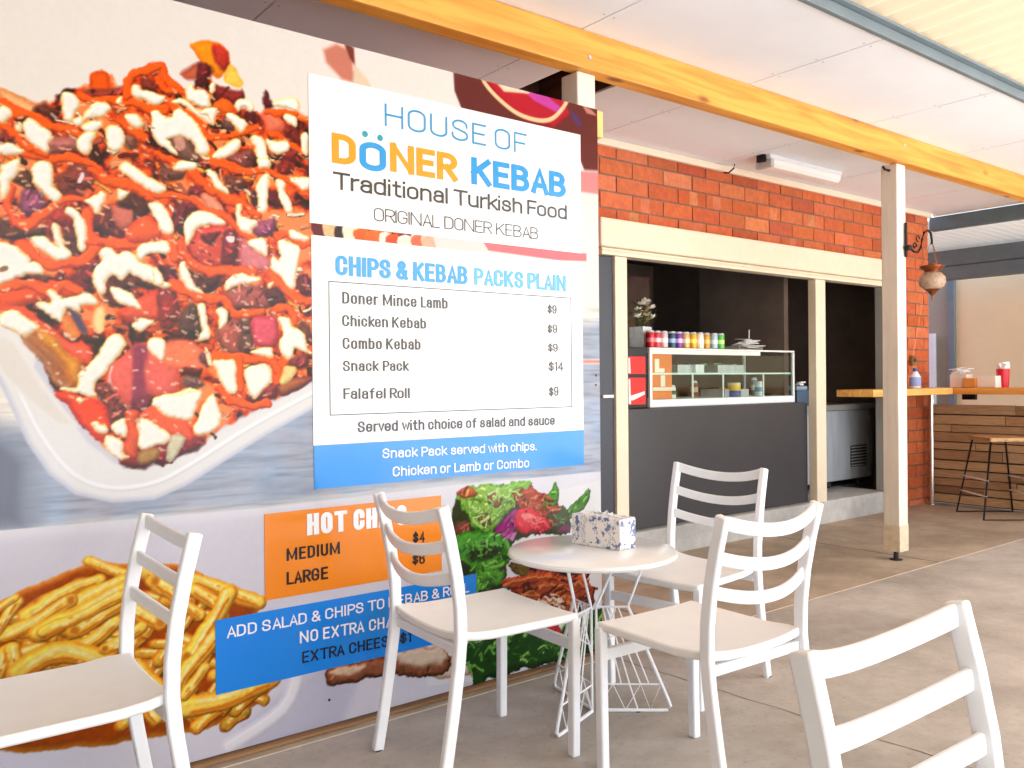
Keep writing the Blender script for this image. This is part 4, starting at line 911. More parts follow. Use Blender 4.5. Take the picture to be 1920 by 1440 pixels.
S|2156,727 2152,721 2161,713|6|198,228,150|138,159,105|0.40|4|1|2.0
S|2009,635 2029,621 2039,602|11|120,172,66|84,120,46|0.40|4|1|2.0
S|1970,705 1975,695 1975,689|8|198,228,150|138,159,105|0.40|4|1|2.0
S|2048,668 2070,658 2081,660|8|120,172,66|84,120,46|0.40|4|1|2.0
S|2037,674 2056,671 2072,658|6|176,214,120|123,149,84|0.40|4|1|2.0
S|1964,685 1950,676 1936,667|7|120,172,66|84,120,46|0.40|4|1|2.0
S|2073,754 2075,737 2075,722|6|176,214,120|123,149,84|0.40|4|1|2.0
S|2019,732 2032,719 2035,712|9|198,228,150|138,159,105|0.40|4|1|2.0
S|2070,738 2065,731 2049,731|8|176,214,120|123,149,84|0.40|4|1|2.0
S|2139,748 2165,744 2191,730|11|176,214,120|123,149,84|0.40|4|1|2.0
S|1994,682 1998,671 2008,651|10|104,150,56|72,105,39|0.40|4|1|2.0
S|2013,664 2008,640 2004,624|6|198,228,150|138,159,105|0.40|4|1|2.0
S|1997,754 2004,744 2014,725|8|176,214,120|123,149,84|0.40|4|1|2.0
S|2020,663 2001,654 1985,639|10|198,228,150|138,159,105|0.40|4|1|2.0
S|2127,720 2137,707 2141,692|9|176,214,120|123,149,84|0.40|4|1|2.0
S|1968,736 1993,729 2016,727|7|120,172,66|84,120,46|0.40|4|1|2.0
S|2015,699 2011,687 1998,676|8|176,214,120|123,149,84|0.40|4|1|2.0
S|1942,739 1962,727 1974,723|11|104,150,56|72,105,39|0.40|4|1|2.0
S|1987,705 1975,692 1956,683|7|176,214,120|123,149,84|0.40|4|1|2.0
S|2072,752 2066,741 2061,735|9|176,214,120|123,149,84|0.40|4|1|2.0
S|1920,560 1928,553 1934,541|6|40,84,26|28,58,18|0.40|4|1|2.0
S|1880,553 1870,543 1860,534|9|60,124,34|42,86,23|0.40|4|1|2.0
S|2070,519 2086,510 2106,495|8|40,84,26|28,58,18|0.40|4|1|2.0
S|1895,512 1881,512 1864,508|6|110,184,70|77,128,49|0.40|4|1|2.0
S|1951,481 1943,469 1926,464|10|110,184,70|77,128,49|0.40|4|1|2.0
S|2033,535 2011,533 1999,520|9|110,184,70|77,128,49|0.40|4|1|2.0
S|1991,477 1989,465 1994,454|7|40,84,26|28,58,18|0.40|4|1|2.0
S|1998,482 2006,465 2024,452|11|110,184,70|77,128,49|0.40|4|1|2.0
S|2097,493 2104,483 2108,467|11|60,124,34|42,86,23|0.40|4|1|2.0
S|1994,585 2002,576 2005,571|6|40,84,26|28,58,18|0.40|4|1|2.0
S|1928,577 1922,575 1913,567|10|140,204,96|98,142,67|0.40|4|1|2.0
S|2008,572 2015,552 2009,539|11|140,204,96|98,142,67|0.40|4|1|2.0
S|1981,564 1977,567 1960,564|8|110,184,70|77,128,49|0.40|4|1|2.0
S|2093,541 2091,526 2080,512|8|40,84,26|28,58,18|0.40|4|1|2.0
S|2085,495 2068,490 2057,476|10|40,84,26|28,58,18|0.40|4|1|2.0
S|1925,547 1912,548 1894,548|7|40,84,26|28,58,18|0.40|4|1|2.0
S|2044,575 2050,572 2055,562|8|40,84,26|28,58,18|0.40|4|1|2.0
S|1907,564 1898,553 1897,545|8|60,124,34|42,86,23|0.40|4|1|2.0
S|1957,556 1974,545 1984,537|9|110,184,70|77,128,49|0.40|4|1|2.0
S|2066,517 2070,509 2085,489|9|110,184,70|77,128,49|0.40|4|1|2.0
S|1964,551 1969,545 1976,530|9|110,184,70|77,128,49|0.40|4|1|2.0
S|1970,551 1958,546 1955,543|8|60,124,34|42,86,23|0.40|4|1|2.0
S|2025,485 2044,484 2060,477|10|140,204,96|98,142,67|0.40|4|1|2.0
S|1967,563 1978,549 2001,543|11|110,184,70|77,128,49|0.40|4|1|2.0
S|2064,551 2070,536 2071,516|10|110,184,70|77,128,49|0.40|4|1|2.0
S|1946,568 1948,563 1952,553|7|60,124,34|42,86,23|0.40|4|1|2.0
S|2002,580 1998,577 1980,574|8|110,184,70|77,128,49|0.40|4|1|2.0
S|2015,518 1998,520 1981,516|7|40,84,26|28,58,18|0.40|4|1|2.0
S|1930,522 1930,509 1936,498|9|60,124,34|42,86,23|0.40|4|1|2.0
S|2084,534 2076,516 2081,504|9|140,204,96|98,142,67|0.40|4|1|2.0
S|1994,487 2006,476 2016,476|11|140,204,96|98,142,67|0.40|4|1|2.0
S|1965,541 1954,533 1951,521|7|40,84,26|28,58,18|0.40|4|1|2.0
S|2066,529 2079,525 2090,511|11|40,84,26|28,58,18|0.40|4|1|2.0
S|1869,569 1873,556 1888,542|8|60,124,34|42,86,23|0.40|4|1|2.0
S|1903,562 1909,552 1914,541|8|110,184,70|77,128,49|0.40|4|1|2.0
S|2010,531 2031,519 2042,516|11|40,84,26|28,58,18|0.40|4|1|2.0
S|2097,522 2089,517 2068,507|11|60,124,34|42,86,23|0.40|4|1|2.0
S|1968,517 1982,509 1985,509|9|60,124,34|42,86,23|0.40|4|1|2.0
S|1944,537 1959,524 1963,521|11|40,84,26|28,58,18|0.40|4|1|2.0
S|1935,546 1926,535 1913,526|9|60,124,34|42,86,23|0.40|4|1|2.0
S|2029,550 2046,549 2072,541|11|110,184,70|77,128,49|0.40|4|1|2.0
S|1940,566 1941,546 1943,536|9|110,184,70|77,128,49|0.40|4|1|2.0
S|2096,498 2108,491 2114,493|11|40,84,26|28,58,18|0.40|4|1|2.0
S|1950,511 1950,509 1942,498|8|40,84,26|28,58,18|0.40|4|1|2.0
S|1985,525 1972,519 1959,516|9|110,184,70|77,128,49|0.40|4|1|2.0
S|1959,562 1944,554 1935,556|7|110,184,70|77,128,49|0.40|4|1|2.0
S|2008,421 1997,417 1981,415|8|70,130,40|49,91,28|0.40|4|1|2.0
S|1977,395 1972,381 1962,376|8|120,190,74|84,133,51|0.40|4|1|2.0
S|1975,389 1967,379 1968,363|9|120,190,74|84,133,51|0.40|4|1|2.0
S|1992,428 1981,417 1972,417|9|120,190,74|84,133,51|0.40|4|1|2.0
S|2005,416 1993,412 1987,404|6|70,130,40|49,91,28|0.40|4|1|2.0
S|1984,417 1975,416 1971,407|7|70,130,40|49,91,28|0.40|4|1|2.0
S|1988,431 1976,434 1963,431|10|120,190,74|84,133,51|0.40|4|1|2.0
S|1970,410 1975,400 1974,385|8|120,190,74|84,133,51|0.40|4|1|2.0
S|1971,423 1984,420 1989,412|6|70,130,40|49,91,28|0.40|4|1|2.0
S|2054,429 2045,425 2029,423|7|70,130,40|49,91,28|0.40|4|1|2.0
S|2048,418 2030,414 2019,408|10|70,130,40|49,91,28|0.40|4|1|2.0
S|1996,392 2003,385 2014,384|7|70,130,40|49,91,28|0.40|4|1|2.0
S|1998,442 2013,431 2019,421|8|120,190,74|84,133,51|0.40|4|1|2.0
S|2018,395 2016,388 2003,382|7|70,130,40|49,91,28|0.40|4|1|2.0
S|2010,398 2002,397 1986,389|9|120,190,74|84,133,51|0.40|4|1|2.0
S|2020,422 2030,416 2046,409|9|120,190,74|84,133,51|0.40|4|1|2.0
S|2329,675 2341,682 2346,680|6|120,40,26|84,28,18|0.40|4|1|2.0
S|2245,673 2251,683 2269,683|9|206,110,74|144,77,51|0.40|4|1|2.0
S|2199,697 2215,707 2226,709|8|150,60,36|105,42,25|0.40|4|1|2.0
S|2262,692 2277,691 2287,689|4|224,140,100|156,98,70|0.40|4|1|2.0
S|2260,705 2262,708 2271,711|8|150,60,36|105,42,25|0.40|4|1|2.0
S|2320,701 2336,697 2353,696|9|120,40,26|84,28,18|0.40|4|1|2.0
S|2345,657 2347,664 2360,663|5|224,140,100|156,98,70|0.40|4|1|2.0
S|2318,712 2326,713 2348,708|7|206,110,74|144,77,51|0.40|4|1|2.0
S|2349,652 2375,645 2388,647|10|120,40,26|84,28,18|0.40|4|1|2.0
S|2302,634 2324,624 2332,626|9|150,60,36|105,42,25|0.40|4|1|2.0
S|2260,678 2283,674 2297,675|5|224,140,100|156,98,70|0.40|4|1|2.0
S|2251,686 2250,676 2263,664|4|150,60,36|105,42,25|0.40|4|1|2.0
S|2342,621 2361,614 2373,611|10|120,40,26|84,28,18|0.40|4|1|2.0
S|2236,693 2257,698 2268,704|5|206,110,74|144,77,51|0.40|4|1|2.0
S|2309,687 2319,680 2329,669|10|150,60,36|105,42,25|0.40|4|1|2.0
S|2180,729 2184,731 2199,734|10|120,40,26|84,28,18|0.40|4|1|2.0
S|2220,696 2227,700 2233,699|5|120,40,26|84,28,18|0.40|4|1|2.0
S|2278,718 2292,723 2304,725|8|120,40,26|84,28,18|0.40|4|1|2.0
S|2363,660 2376,656 2395,654|6|224,140,100|156,98,70|0.40|4|1|2.0
S|2206,710 2204,710 2216,700|9|120,40,26|84,28,18|0.40|4|1|2.0
S|2312,703 2332,699 2349,696|10|120,40,26|84,28,18|0.40|4|1|2.0
S|2185,727 2187,717 2197,716|5|150,60,36|105,42,25|0.40|4|1|2.0
S|2335,621 2347,612 2357,599|10|206,110,74|144,77,51|0.40|4|1|2.0
S|2195,709 2204,706 2218,700|7|206,110,74|144,77,51|0.40|4|1|2.0
S|2293,673 2294,674 2304,665|9|150,60,36|105,42,25|0.40|4|1|2.0
S|2356,660 2376,659 2391,650|8|224,140,100|156,98,70|0.40|4|1|2.0
S|2198,721 2216,708 2226,705|5|120,40,26|84,28,18|0.40|4|1|2.0
S|2279,675 2295,670 2302,658|6|150,60,36|105,42,25|0.40|4|1|2.0
S|2215,709 2218,697 2233,685|6|224,140,100|156,98,70|0.40|4|1|2.0
S|2199,689 2216,689 2232,699|6|150,60,36|105,42,25|0.40|4|1|2.0
S|2325,683 2342,673 2353,673|8|206,110,74|144,77,51|0.40|4|1|2.0
S|2307,640 2315,636 2331,634|8|120,40,26|84,28,18|0.40|4|1|2.0
S|2237,713 2243,717 2264,719|7|224,140,100|156,98,70|0.40|4|1|2.0
S|2192,713 2201,706 2200,705|5|206,110,74|144,77,51|0.40|4|1|2.0
S|2423,256 2445,251 2464,258|9|222,140,84|155,98,58|0.40|4|1|2.0
S|2317,306 2334,295 2348,295|7|126,44,22|88,30,15|0.40|4|1|2.0
S|2229,320 2253,312 2275,307|9|222,140,84|155,98,58|0.40|4|1|2.0
S|2333,268 2346,253 2359,248|9|92,30,18|64,21,12|0.40|4|1|2.0
S|2436,359 2463,346 2474,334|11|222,140,84|155,98,58|0.40|4|1|2.0
S|2199,353 2204,361 2221,359|10|92,30,18|64,21,12|0.40|4|1|2.0
S|2443,279 2460,292 2484,297|10|206,106,54|144,74,37|0.40|4|1|2.0
S|2443,359 2459,350 2467,347|9|92,30,18|64,21,12|0.40|4|1|2.0
S|2285,293 2301,287 2306,289|5|222,140,84|155,98,58|0.40|4|1|2.0
S|2445,285 2456,285 2468,287|5|92,30,18|64,21,12|0.40|4|1|2.0
S|2450,301 2471,302 2487,307|6|126,44,22|88,30,15|0.40|4|1|2.0
S|2234,359 2250,364 2270,371|6|126,44,22|88,30,15|0.40|4|1|2.0
S|2220,350 2246,342 2271,343|9|92,30,18|64,21,12|0.40|4|1|2.0
S|2550,279 2570,287 2603,281|8|92,30,18|64,21,12|0.40|4|1|2.0
S|2186,327 2203,325 2219,312|10|222,140,84|155,98,58|0.40|4|1|2.0
S|2532,312 2554,310 2564,301|11|206,106,54|144,74,37|0.40|4|1|2.0
S|2332,365 2345,366 2366,368|10|126,44,22|88,30,15|0.40|4|1|2.0
S|2195,321 2212,317 2234,315|6|126,44,22|88,30,15|0.40|4|1|2.0
S|2368,315 2378,318 2401,318|10|92,30,18|64,21,12|0.40|4|1|2.0
S|2503,345 2527,344 2561,342|8|206,106,54|144,74,37|0.40|4|1|2.0
S|2316,315 2341,324 2359,330|9|92,30,18|64,21,12|0.40|4|1|2.0
S|2418,290 2437,282 2462,269|5|222,140,84|155,98,58|0.40|4|1|2.0
S|2514,305 2531,302 2537,292|9|206,106,54|144,74,37|0.40|4|1|2.0
S|2280,299 2300,310 2312,310|11|92,30,18|64,21,12|0.40|4|1|2.0
S|2456,256 2468,251 2477,245|10|126,44,22|88,30,15|0.40|4|1|2.0
S|2379,254 2404,258 2423,253|9|126,44,22|88,30,15|0.40|4|1|2.0
S|2340,279 2348,274 2357,266|6|222,140,84|155,98,58|0.40|4|1|2.0
S|2301,312 2321,312 2335,302|9|126,44,22|88,30,15|0.40|4|1|2.0
S|2524,233 2557,239 2582,236|8|126,44,22|88,30,15|0.40|4|1|2.0
S|2359,293 2375,289 2381,295|8|92,30,18|64,21,12|0.40|4|1|2.0
S|2438,271 2449,269 2470,261|11|206,106,54|144,74,37|0.40|4|1|2.0
S|2384,358 2404,344 2423,334|10|206,106,54|144,74,37|0.40|4|1|2.0
S|2141,363 2170,356 2194,360|6|126,44,22|88,30,15|0.40|4|1|2.0
S|2343,255 2353,258 2372,249|5|126,44,22|88,30,15|0.40|4|1|2.0
S|2422,362 2442,358 2448,350|7|222,140,84|155,98,58|0.40|4|1|2.0
S|2275,292 2286,296 2313,291|8|206,106,54|144,74,37|0.40|4|1|2.0
S|2372,297 2400,290 2424,280|7|222,140,84|155,98,58|0.40|4|1|2.0
S|2447,344 2458,344 2485,348|10|92,30,18|64,21,12|0.40|4|1|2.0
S|2398,357 2413,350 2427,346|10|92,30,18|64,21,12|0.40|4|1|2.0
S|2480,285 2511,293 2527,294|7|126,44,22|88,30,15|0.40|4|1|2.0
S|2467,232 2472,226 2488,219|6|206,106,54|144,74,37|0.40|4|1|2.0
S|2402,322 2432,305 2449,296|5|126,44,22|88,30,15|0.40|4|1|2.0
S|2476,325 2495,337 2531,337|7|222,140,84|155,98,58|0.40|4|1|2.0
S|2465,256 2475,252 2501,248|6|222,140,84|155,98,58|0.40|4|1|2.0
S|2348,281 2370,266 2394,248|8|222,140,84|155,98,58|0.40|4|1|2.0
S|2493,266 2523,268 2541,278|6|92,30,18|64,21,12|0.40|4|1|2.0
S|2210,335 2216,323 2236,319|6|222,140,84|155,98,58|0.40|4|1|2.0
S|2356,333 2375,342 2379,342|6|92,30,18|64,21,12|0.40|4|1|2.0
S|2432,263 2467,244 2488,237|11|222,140,84|155,98,58|0.40|4|1|2.0
S|2305,355 2315,351 2333,347|9|206,106,54|144,74,37|0.40|4|1|2.0
S|2305,289 2335,278 2355,278|7|206,106,54|144,74,37|0.40|4|1|2.0
S|2499,261 2520,260 2548,257|10|92,30,18|64,21,12|0.40|4|1|2.0
S|2324,264 2335,266 2348,260|9|92,30,18|64,21,12|0.40|4|1|2.0
S|2267,347 2269,347 2284,335|5|222,140,84|155,98,58|0.40|4|1|2.0
S|2190,344 2202,343 2228,341|8|92,30,18|64,21,12|0.40|4|1|2.0
S|2319,254 2326,248 2342,247|11|206,106,54|144,74,37|0.40|4|1|2.0
S|2529,296 2544,303 2560,299|8|92,30,18|64,21,12|0.40|4|1|2.0
S|2391,240 2423,230 2448,216|8|92,30,18|64,21,12|0.40|4|1|2.0
S|2393,296 2421,303 2435,304|10|126,44,22|88,30,15|0.40|4|1|2.0
S|2361,244 2379,234 2403,221|6|206,106,54|144,74,37|0.40|4|1|2.0
S|2288,620 2293,614 2309,614|8|240,110,120|168,77,84|0.40|4|1|2.0
S|2202,634 2209,623 2225,621|7|240,110,120|168,77,84|0.40|4|1|2.0
S|2274,626 2287,631 2292,631|8|240,110,120|168,77,84|0.40|4|1|2.0
S|2316,598 2327,603 2335,602|8|196,36,54|137,25,37|0.40|4|1|2.0
S|2303,589 2307,594 2327,593|8|196,36,54|137,25,37|0.40|4|1|2.0
S|2276,587 2285,584 2300,592|9|196,36,54|137,25,37|0.40|4|1|2.0
S|2243,630 2256,628 2263,623|8|196,36,54|137,25,37|0.40|4|1|2.0
S|2270,634 2283,638 2293,631|6|240,110,120|168,77,84|0.40|4|1|2.0
S|2264,626 2279,620 2284,621|8|240,110,120|168,77,84|0.40|4|1|2.0
S|2302,609 2316,606 2324,593|5|240,110,120|168,77,84|0.40|4|1|2.0
S|2260,592 2269,600 2284,599|6|240,110,120|168,77,84|0.40|4|1|2.0
S|2214,631 2224,628 2236,625|6|240,110,120|168,77,84|0.40|4|1|2.0
S|2281,609 2291,609 2303,607|7|196,36,54|137,25,37|0.40|4|1|2.0
S|2290,629 2299,634 2309,630|7|240,110,120|168,77,84|0.40|4|1|2.0
S|2105,610 2100,609 2095,600|8|120,30,96|84,21,67|0.40|4|1|2.0
S|2091,603 2085,601 2078,597|6|120,30,96|84,21,67|0.40|4|1|2.0
S|2111,610 2108,604 2101,592|6|196,100,170|137,70,118|0.40|4|1|2.0
S|2070,591 2061,582 2053,574|6|120,30,96|84,21,67|0.40|4|1|2.0
S|2122,604 2106,600 2103,595|6|196,100,170|137,70,118|0.40|4|1|2.0
S|2121,571 2120,566 2106,553|8|196,100,170|137,70,118|0.40|4|1|2.0
S|2102,590 2100,583 2090,583|6|196,100,170|137,70,118|0.40|4|1|2.0
S|2133,641 2133,638 2134,627|5|196,100,170|137,70,118|0.40|4|1|2.0
S|2109,591 2110,582 2110,579|8|120,30,96|84,21,67|0.40|4|1|2.0
S|2131,649 2118,637 2112,630|7|120,30,96|84,21,67|0.40|4|1|2.0
S|2105,602 2095,599 2085,584|7|196,100,170|137,70,118|0.40|4|1|2.0
S|2112,582 2108,571 2104,557|5|196,100,170|137,70,118|0.40|4|1|2.0
P|2299,173 2377,174 2397,117 2327,123|196,56,60|150,40,50|12|6|0.30|2.0"""
board = thing('menu_board', 'tall printed food menu board with prices standing in front of the shop', 'menu board', (1.3, YP, 0))

class Print:
    """paints the printed picture in board coordinates (mm) on a fine vertex grid"""
    def __init__(s, x0, x1, z0, z1, st):
        s.st = st; s.nx = int((x1-x0)/st)+1; s.nz = int((z1-z0)/st)+1
        s.x = np.linspace(x0, x1, s.nx); s.z = np.linspace(z0, z1, s.nz)
        s.X, s.Z = np.meshgrid(s.x, s.z); s.a = np.full((s.nz, s.nx, 3), 225., np.float32)
        s.rng = np.random.default_rng(3)
        s.n1 = s.noise(45, 3); s.n2 = s.noise(45, 3); s.f1 = s.noise(14, 3); s.big = s.noise(90, 3); s.fine = s.noise(8, 2)
    def noise(s, cell, octv=3, sx=1.0, sz=1.0):
        out = np.zeros((s.nz, s.nx)); amp = 1.; tot = 0
        for o in range(octv):
            c = cell/2**o
            gx = (s.X-s.x[0])/(c*sx); gz = (s.Z-s.z[0])/(c*sz); ix = gx.astype(int); iz = gz.astype(int)
            t = s.rng.random((iz.max()+2, ix.max()+2)); fx = gx-ix; fz = gz-iz; fx = fx*fx*(3-2*fx); fz = fz*fz*(3-2*fz)
            v = (t[iz, ix]*(1-fx)+t[iz, ix+1]*fx)*(1-fz)+(t[iz+1, ix]*(1-fx)+t[iz+1, ix+1]*fx)*fz
            out += amp*(v-.5); tot += amp; amp *= .55
        return out/tot*2
    def win(s, P, pad):
        i0 = max(0, int((P[:, 0].min()-pad-s.x[0])/s.st)); i1 = min(s.nx, int((P[:, 0].max()+pad-s.x[0])/s.st)+2)
        j0 = max(0, int((P[:, 1].min()-pad-s.z[0])/s.st)); j1 = min(s.nz, int((P[:, 1].max()+pad-s.z[0])/s.st)+2)
        return (slice(j0, j1), slice(i0, i1)) if i1 > i0+1 and j1 > j0+1 else None
    def coords(s, w, wob):
        return s.X[w]+s.n1[w]*7*wob+s.f1[w]*2.4*wob, s.Z[w]+s.n2[w]*7*wob+s.f1[w]*2.0*wob
    @staticmethod
    def smooth(P):
        n = len(P)
        if n < 4: return P
        out = []
        for i in range(n):
            a, b, c, d = P[i-1], P[i], P[(i+1) % n], P[(i+2) % n]
            for t in (0, .34, .67):
                out.append(.5*((2*b)+(-a+c)*t+(2*a-5*b+4*c-d)*t*t+(-a+3*b-3*c+d)*t**3))
        return np.array(out)
    def sdf_poly(s, X, Z, P):
        ins = np.zeros(X.shape, bool); d = np.full(X.shape, 1e9)
        for i in range(len(P)):
            (x1, z1), (x2, z2) = P[i-1], P[i]; dx, dz = x2-x1, z2-z1; q = dx*dx+dz*dz
            if q < 1e-6: continue
            t = np.clip(((X-x1)*dx+(Z-z1)*dz)/q, 0, 1); d = np.minimum(d, (X-x1-t*dx)**2+(Z-z1-t*dz)**2)
            if z1 != z2: ins ^= ((z1 > Z) != (z2 > Z)) & (X < dx*(Z-z1)/dz+x1)
        d = np.sqrt(d); return np.where(ins, d, -d)
    def comp(s, w, sdv, col, edge, ew, soft, sh, nz=1):
        al = np.clip(sdv/soft+.5, 0, 1)[..., None]
        k = np.clip(sdv/ew, 0, 1); k = (k*k*(3-2*k))[..., None]
        c = np.array(edge)*(1-k)+np.array(col)*k
        if sh:
            gz, gx = np.gradient(sdv, s.st); rim = 1-np.clip(sdv/(ew*1.4), 0, 1)
            li = (-gz*.8+gx*.45)*-1
            lum = (-(gz)*-1)
            L = (-gz*.85+gx*.35)*rim*sh          # top-left rims lighter, lower rims darker
            c = c*(1+L[..., None]*.9)+np.clip(L, 0, 1)[..., None]*26
        c = c*(1+(s.f1[w][..., None]*.07+s.fine[w][..., None]*.05)*nz)
        s.a[w] = s.a[w]*(1-al)+np.clip(c, 0, 255)*al
    def poly(s, P, col, edge, ew, soft, sh, wob):
        w = s.win(P, 30+soft)
        if w is None: return
        X, Z = s.coords(w, wob)
        s.comp(w, s.sdf_poly(X, Z, s.smooth(P) if wob else P)+(3.5 if wob else 0), col, edge, max(ew*.8, 3), max(soft*.55, s.st*1.2), sh, .12 if not wob else (.35 if min(col) > 180 else 1))
    def stroke(s, P, wd, col, edge, sh, soft, wob):
        if len(P) > 2:
            out = []
            for i in range(len(P)-1):
                a, b, c, d = P[max(i-1, 0)], P[i], P[i+1], P[min(i+2, len(P)-1)]
                for t in (0, .25, .5, .75): out.append(.5*((2*b)+(-a+c)*t+(2*a-5*b+4*c-d)*t*t+(-a+3*b-3*c+d)*t**3))
            P = np.array(out+[P[-1]])
        w = s.win(P, wd+20)
        if w is None: return
        X, Z = s.coords(w, wob); d = np.full(X.shape, 1e9)
        for i in range(1, len(P)):
            (x1, z1), (x2, z2) = P[i-1], P[i]; dx, dz = x2-x1, z2-z1; q = dx*dx+dz*dz+1e-9
            t = np.clip(((X-x1)*dx+(Z-z1)*dz)/q, 0, 1); d = np.minimum(d, (X-x1-t*dx)**2+(Z-z1-t*dz)**2)
        s.comp(w, wd/2*(1+s.n1[w]*.25*wob)-np.sqrt(d), col, edge, wd*.3, max(soft*.55, s.st*1.2), sh, 1 if wob else .1)
    def shreds(s, P):
        g = np.random.default_rng(21); k = 0
        pal = [(70, 24, 18), (110, 34, 26), (150, 50, 30), (214, 78, 24), (250, 120, 30), (196, 92, 60), (232, 150, 104), (246, 222, 190), (60, 40, 26), (240, 170, 60)]
        while k < 650:
            x, z = g.uniform(P[:, 0].min(), P[:, 0].max()), g.uniform(P[:, 1].min(), P[:, 1].max())
            if s.sdf_poly(np.array([[x]]), np.array([[z]]), P)[0, 0] < 14: continue
            k += 1; a = g.uniform(-1.4, .8); l = g.uniform(10, 46); c = np.array(pal[g.integers(len(pal))], float)
            s.stroke(np.array([(x, z), (x+l*.5*math.cos(a)+g.uniform(-5, 5), z+l*.5*math.sin(a)+g.uniform(-5, 5)), (x+l*math.cos(a), z+l*math.sin(a))]), g.uniform(7, 20), c, c*.55, .45, 6, 1.5)
    def meat(s, P, col):
        g = np.random.default_rng(int(abs(P[0, 0])+abs(P[0, 1]))); lo, hi = P.min(0), P.max(0); n = int(min(26, (hi[0]-lo[0])*(hi[1]-lo[1])/700)+3); a0 = g.uniform(-1.5, 1.5)
        for k in range(n):
            x, z = g.uniform(lo[0], hi[0]), g.uniform(lo[1], hi[1])
            if s.sdf_poly(np.array([[x]]), np.array([[z]]), P)[0, 0] < 5: continue
            f = g.choice([.55, .7, 1.25, 1.5]); c = np.clip(np.array(col)*f+(18 if f > 1 else 0), 0, 255); a = a0+g.uniform(-.5, .5); l = g.uniform(6, 26)
            s.stroke(np.array([(x, z), (x+l*.5*math.cos(a)+g.uniform(-3, 3), z+l*.5*math.sin(a)), (x+l*math.cos(a), z+l*math.sin(a))]), g.uniform(3.5, 9), c, c, 0, 8, 1.2)
    def crisp(s, P, w):
        g = np.random.default_rng(int(abs(P[0, 0])*3+abs(P[0, 1]))); sh = lambda d, f: np.array([(x+(P[:, 0].mean()-x)*f, z+d*w) for x, z in P])
        s.stroke(sh(.17, .18), w*.26, (255, 236, 158), (252, 214, 110), 0, 12, .8); s.stroke(sh(-.27, .1), w*.2, (222, 132, 30), (236, 170, 60), 0, 10, .8)
        for k in range(2):
            i = g.integers(len(P)-1); f = g.random(); p = P[i]*(1-f)+P[i+1]*f; d = g.uniform(-.3, .3)*w; l = g.uniform(4, 16)
            u = P[i+1]-P[i]; u = u/(np.hypot(*u)+1e-6); c = (226, 152, 50) if g.random() < .6 else (255, 240, 180)
            s.stroke(np.array([p+(0, d), p+u*l+(0, d)]), g.uniform(4, 7), c, c, 0, 13, .6)
        e = P[0] if g.random() < .5 else P[-1]
        if g.random() < .4: s.stroke(np.array([e, e+(.1, 2)]), w*.62, (214, 132, 40), (230, 170, 66), 0, 14, .8)
    def filling(s, P):
        w = s.win(P, 20); X, Z = s.coords(w, 2)
        al = np.clip(s.sdf_poly(X, Z, P)/10+.5, 0, 1)[..., None]
        q = s.noise(60, 4)[w]; r = s.noise(24, 3)[w]
        pal = np.array([(56, 20, 14), (132, 36, 22), (226, 78, 20), (252, 108, 26), (250, 146, 84)], float)
        v = np.clip((q*1.5+.62+r*.4)*4, 0, 3.999); i = v.astype(int); f = (v-i)[..., None]
        c = pal[i]*(1-f)+pal[i+1]*f
        s.a[w] = s.a[w]*(1-al)+np.clip(c, 0, 255)*al
    def grain(s, P):
        w = s.win(P, 4); X, Z = s.X[w], s.Z[w]; al = np.clip(s.sdf_poly(X, Z, P)/6+.3, 0, 1)[..., None]
        n = s.noise(26, 4, 6, 1)[w]; m = s.noise(14, 2, 9, .6)[w]; p = s.noise(120, 3)[w]
        c = s.a[w]*(1+.10*n[..., None]+.16*np.minimum(m, 0)[..., None])+p[..., None]*np.array((16, 2, -8))
        s.a[w] = s.a[w]*(1-al)+np.clip(c, 0, 255)*al

pr = Print(-.6*1000, 2632, 17, 2388, 3.2)
for line in ART.strip().split('\n'):
    q = line.split('|'); P = np.array([[float(v) for v in p.split(',')] for p in q[1].split()])
    cc = lambda t: tuple(float(v) for v in t.split(','))
    if q[0] == 'P': pr.poly(P, cc(q[2]), cc(q[3]), float(q[4]), float(q[5]), float(q[6]), float(q[7]))
    elif q[0] == 'S': pr.stroke(P, float(q[2]), cc(q[3]), cc(q[4]), float(q[5]), float(q[6]), float(q[8]))
    elif q[0] == 'F': pr.filling(P)
    else: pr.grain(P)
    if q[0] == 'F': pr.shreds(P)
    elif q[0] == 'P' and float(q[6]) >= .3 and float(q[7]) >= 1.6: pr.meat(P, cc(q[2]))
    elif q[0] == 'S' and q[5] == '0.42': pr.crisp(P, float(q[2]))
rg = np.random.default_rng(8)
food = np.array(FOODP := [[float(v) for v in p.split(',')] for p in [l for l in ART.split('\n') if l.startswith('F|')][0].split('|')[1].split()])
cnt = 0
while cnt < 420:        # wet glints on the sauce and meat of the printed photograph
    x, z = rg.uniform(-300, 1300), rg.uniform(food[:, 1].min(), food[:, 1].max())
    if pr.sdf_poly(np.array([[x]]), np.array([[z]]), food)[0, 0] < 12: continue
    i, j = int((x-pr.x[0])/pr.st), int((z-pr.z[0])/pr.st); c = pr.a[j, i]; cnt += 1
    if c[2] > 150: continue
    a = rg.uniform(-.9, .3); l = rg.uniform(3, 13); b = np.clip(c*.35+np.array((255, 226, 200))*.65, 0, 255)
    pr.stroke(np.array([(x, z), (x+l*math.cos(a), z+l*math.sin(a))]), rg.uniform(4, 8), b, b, 0, 8, .6)
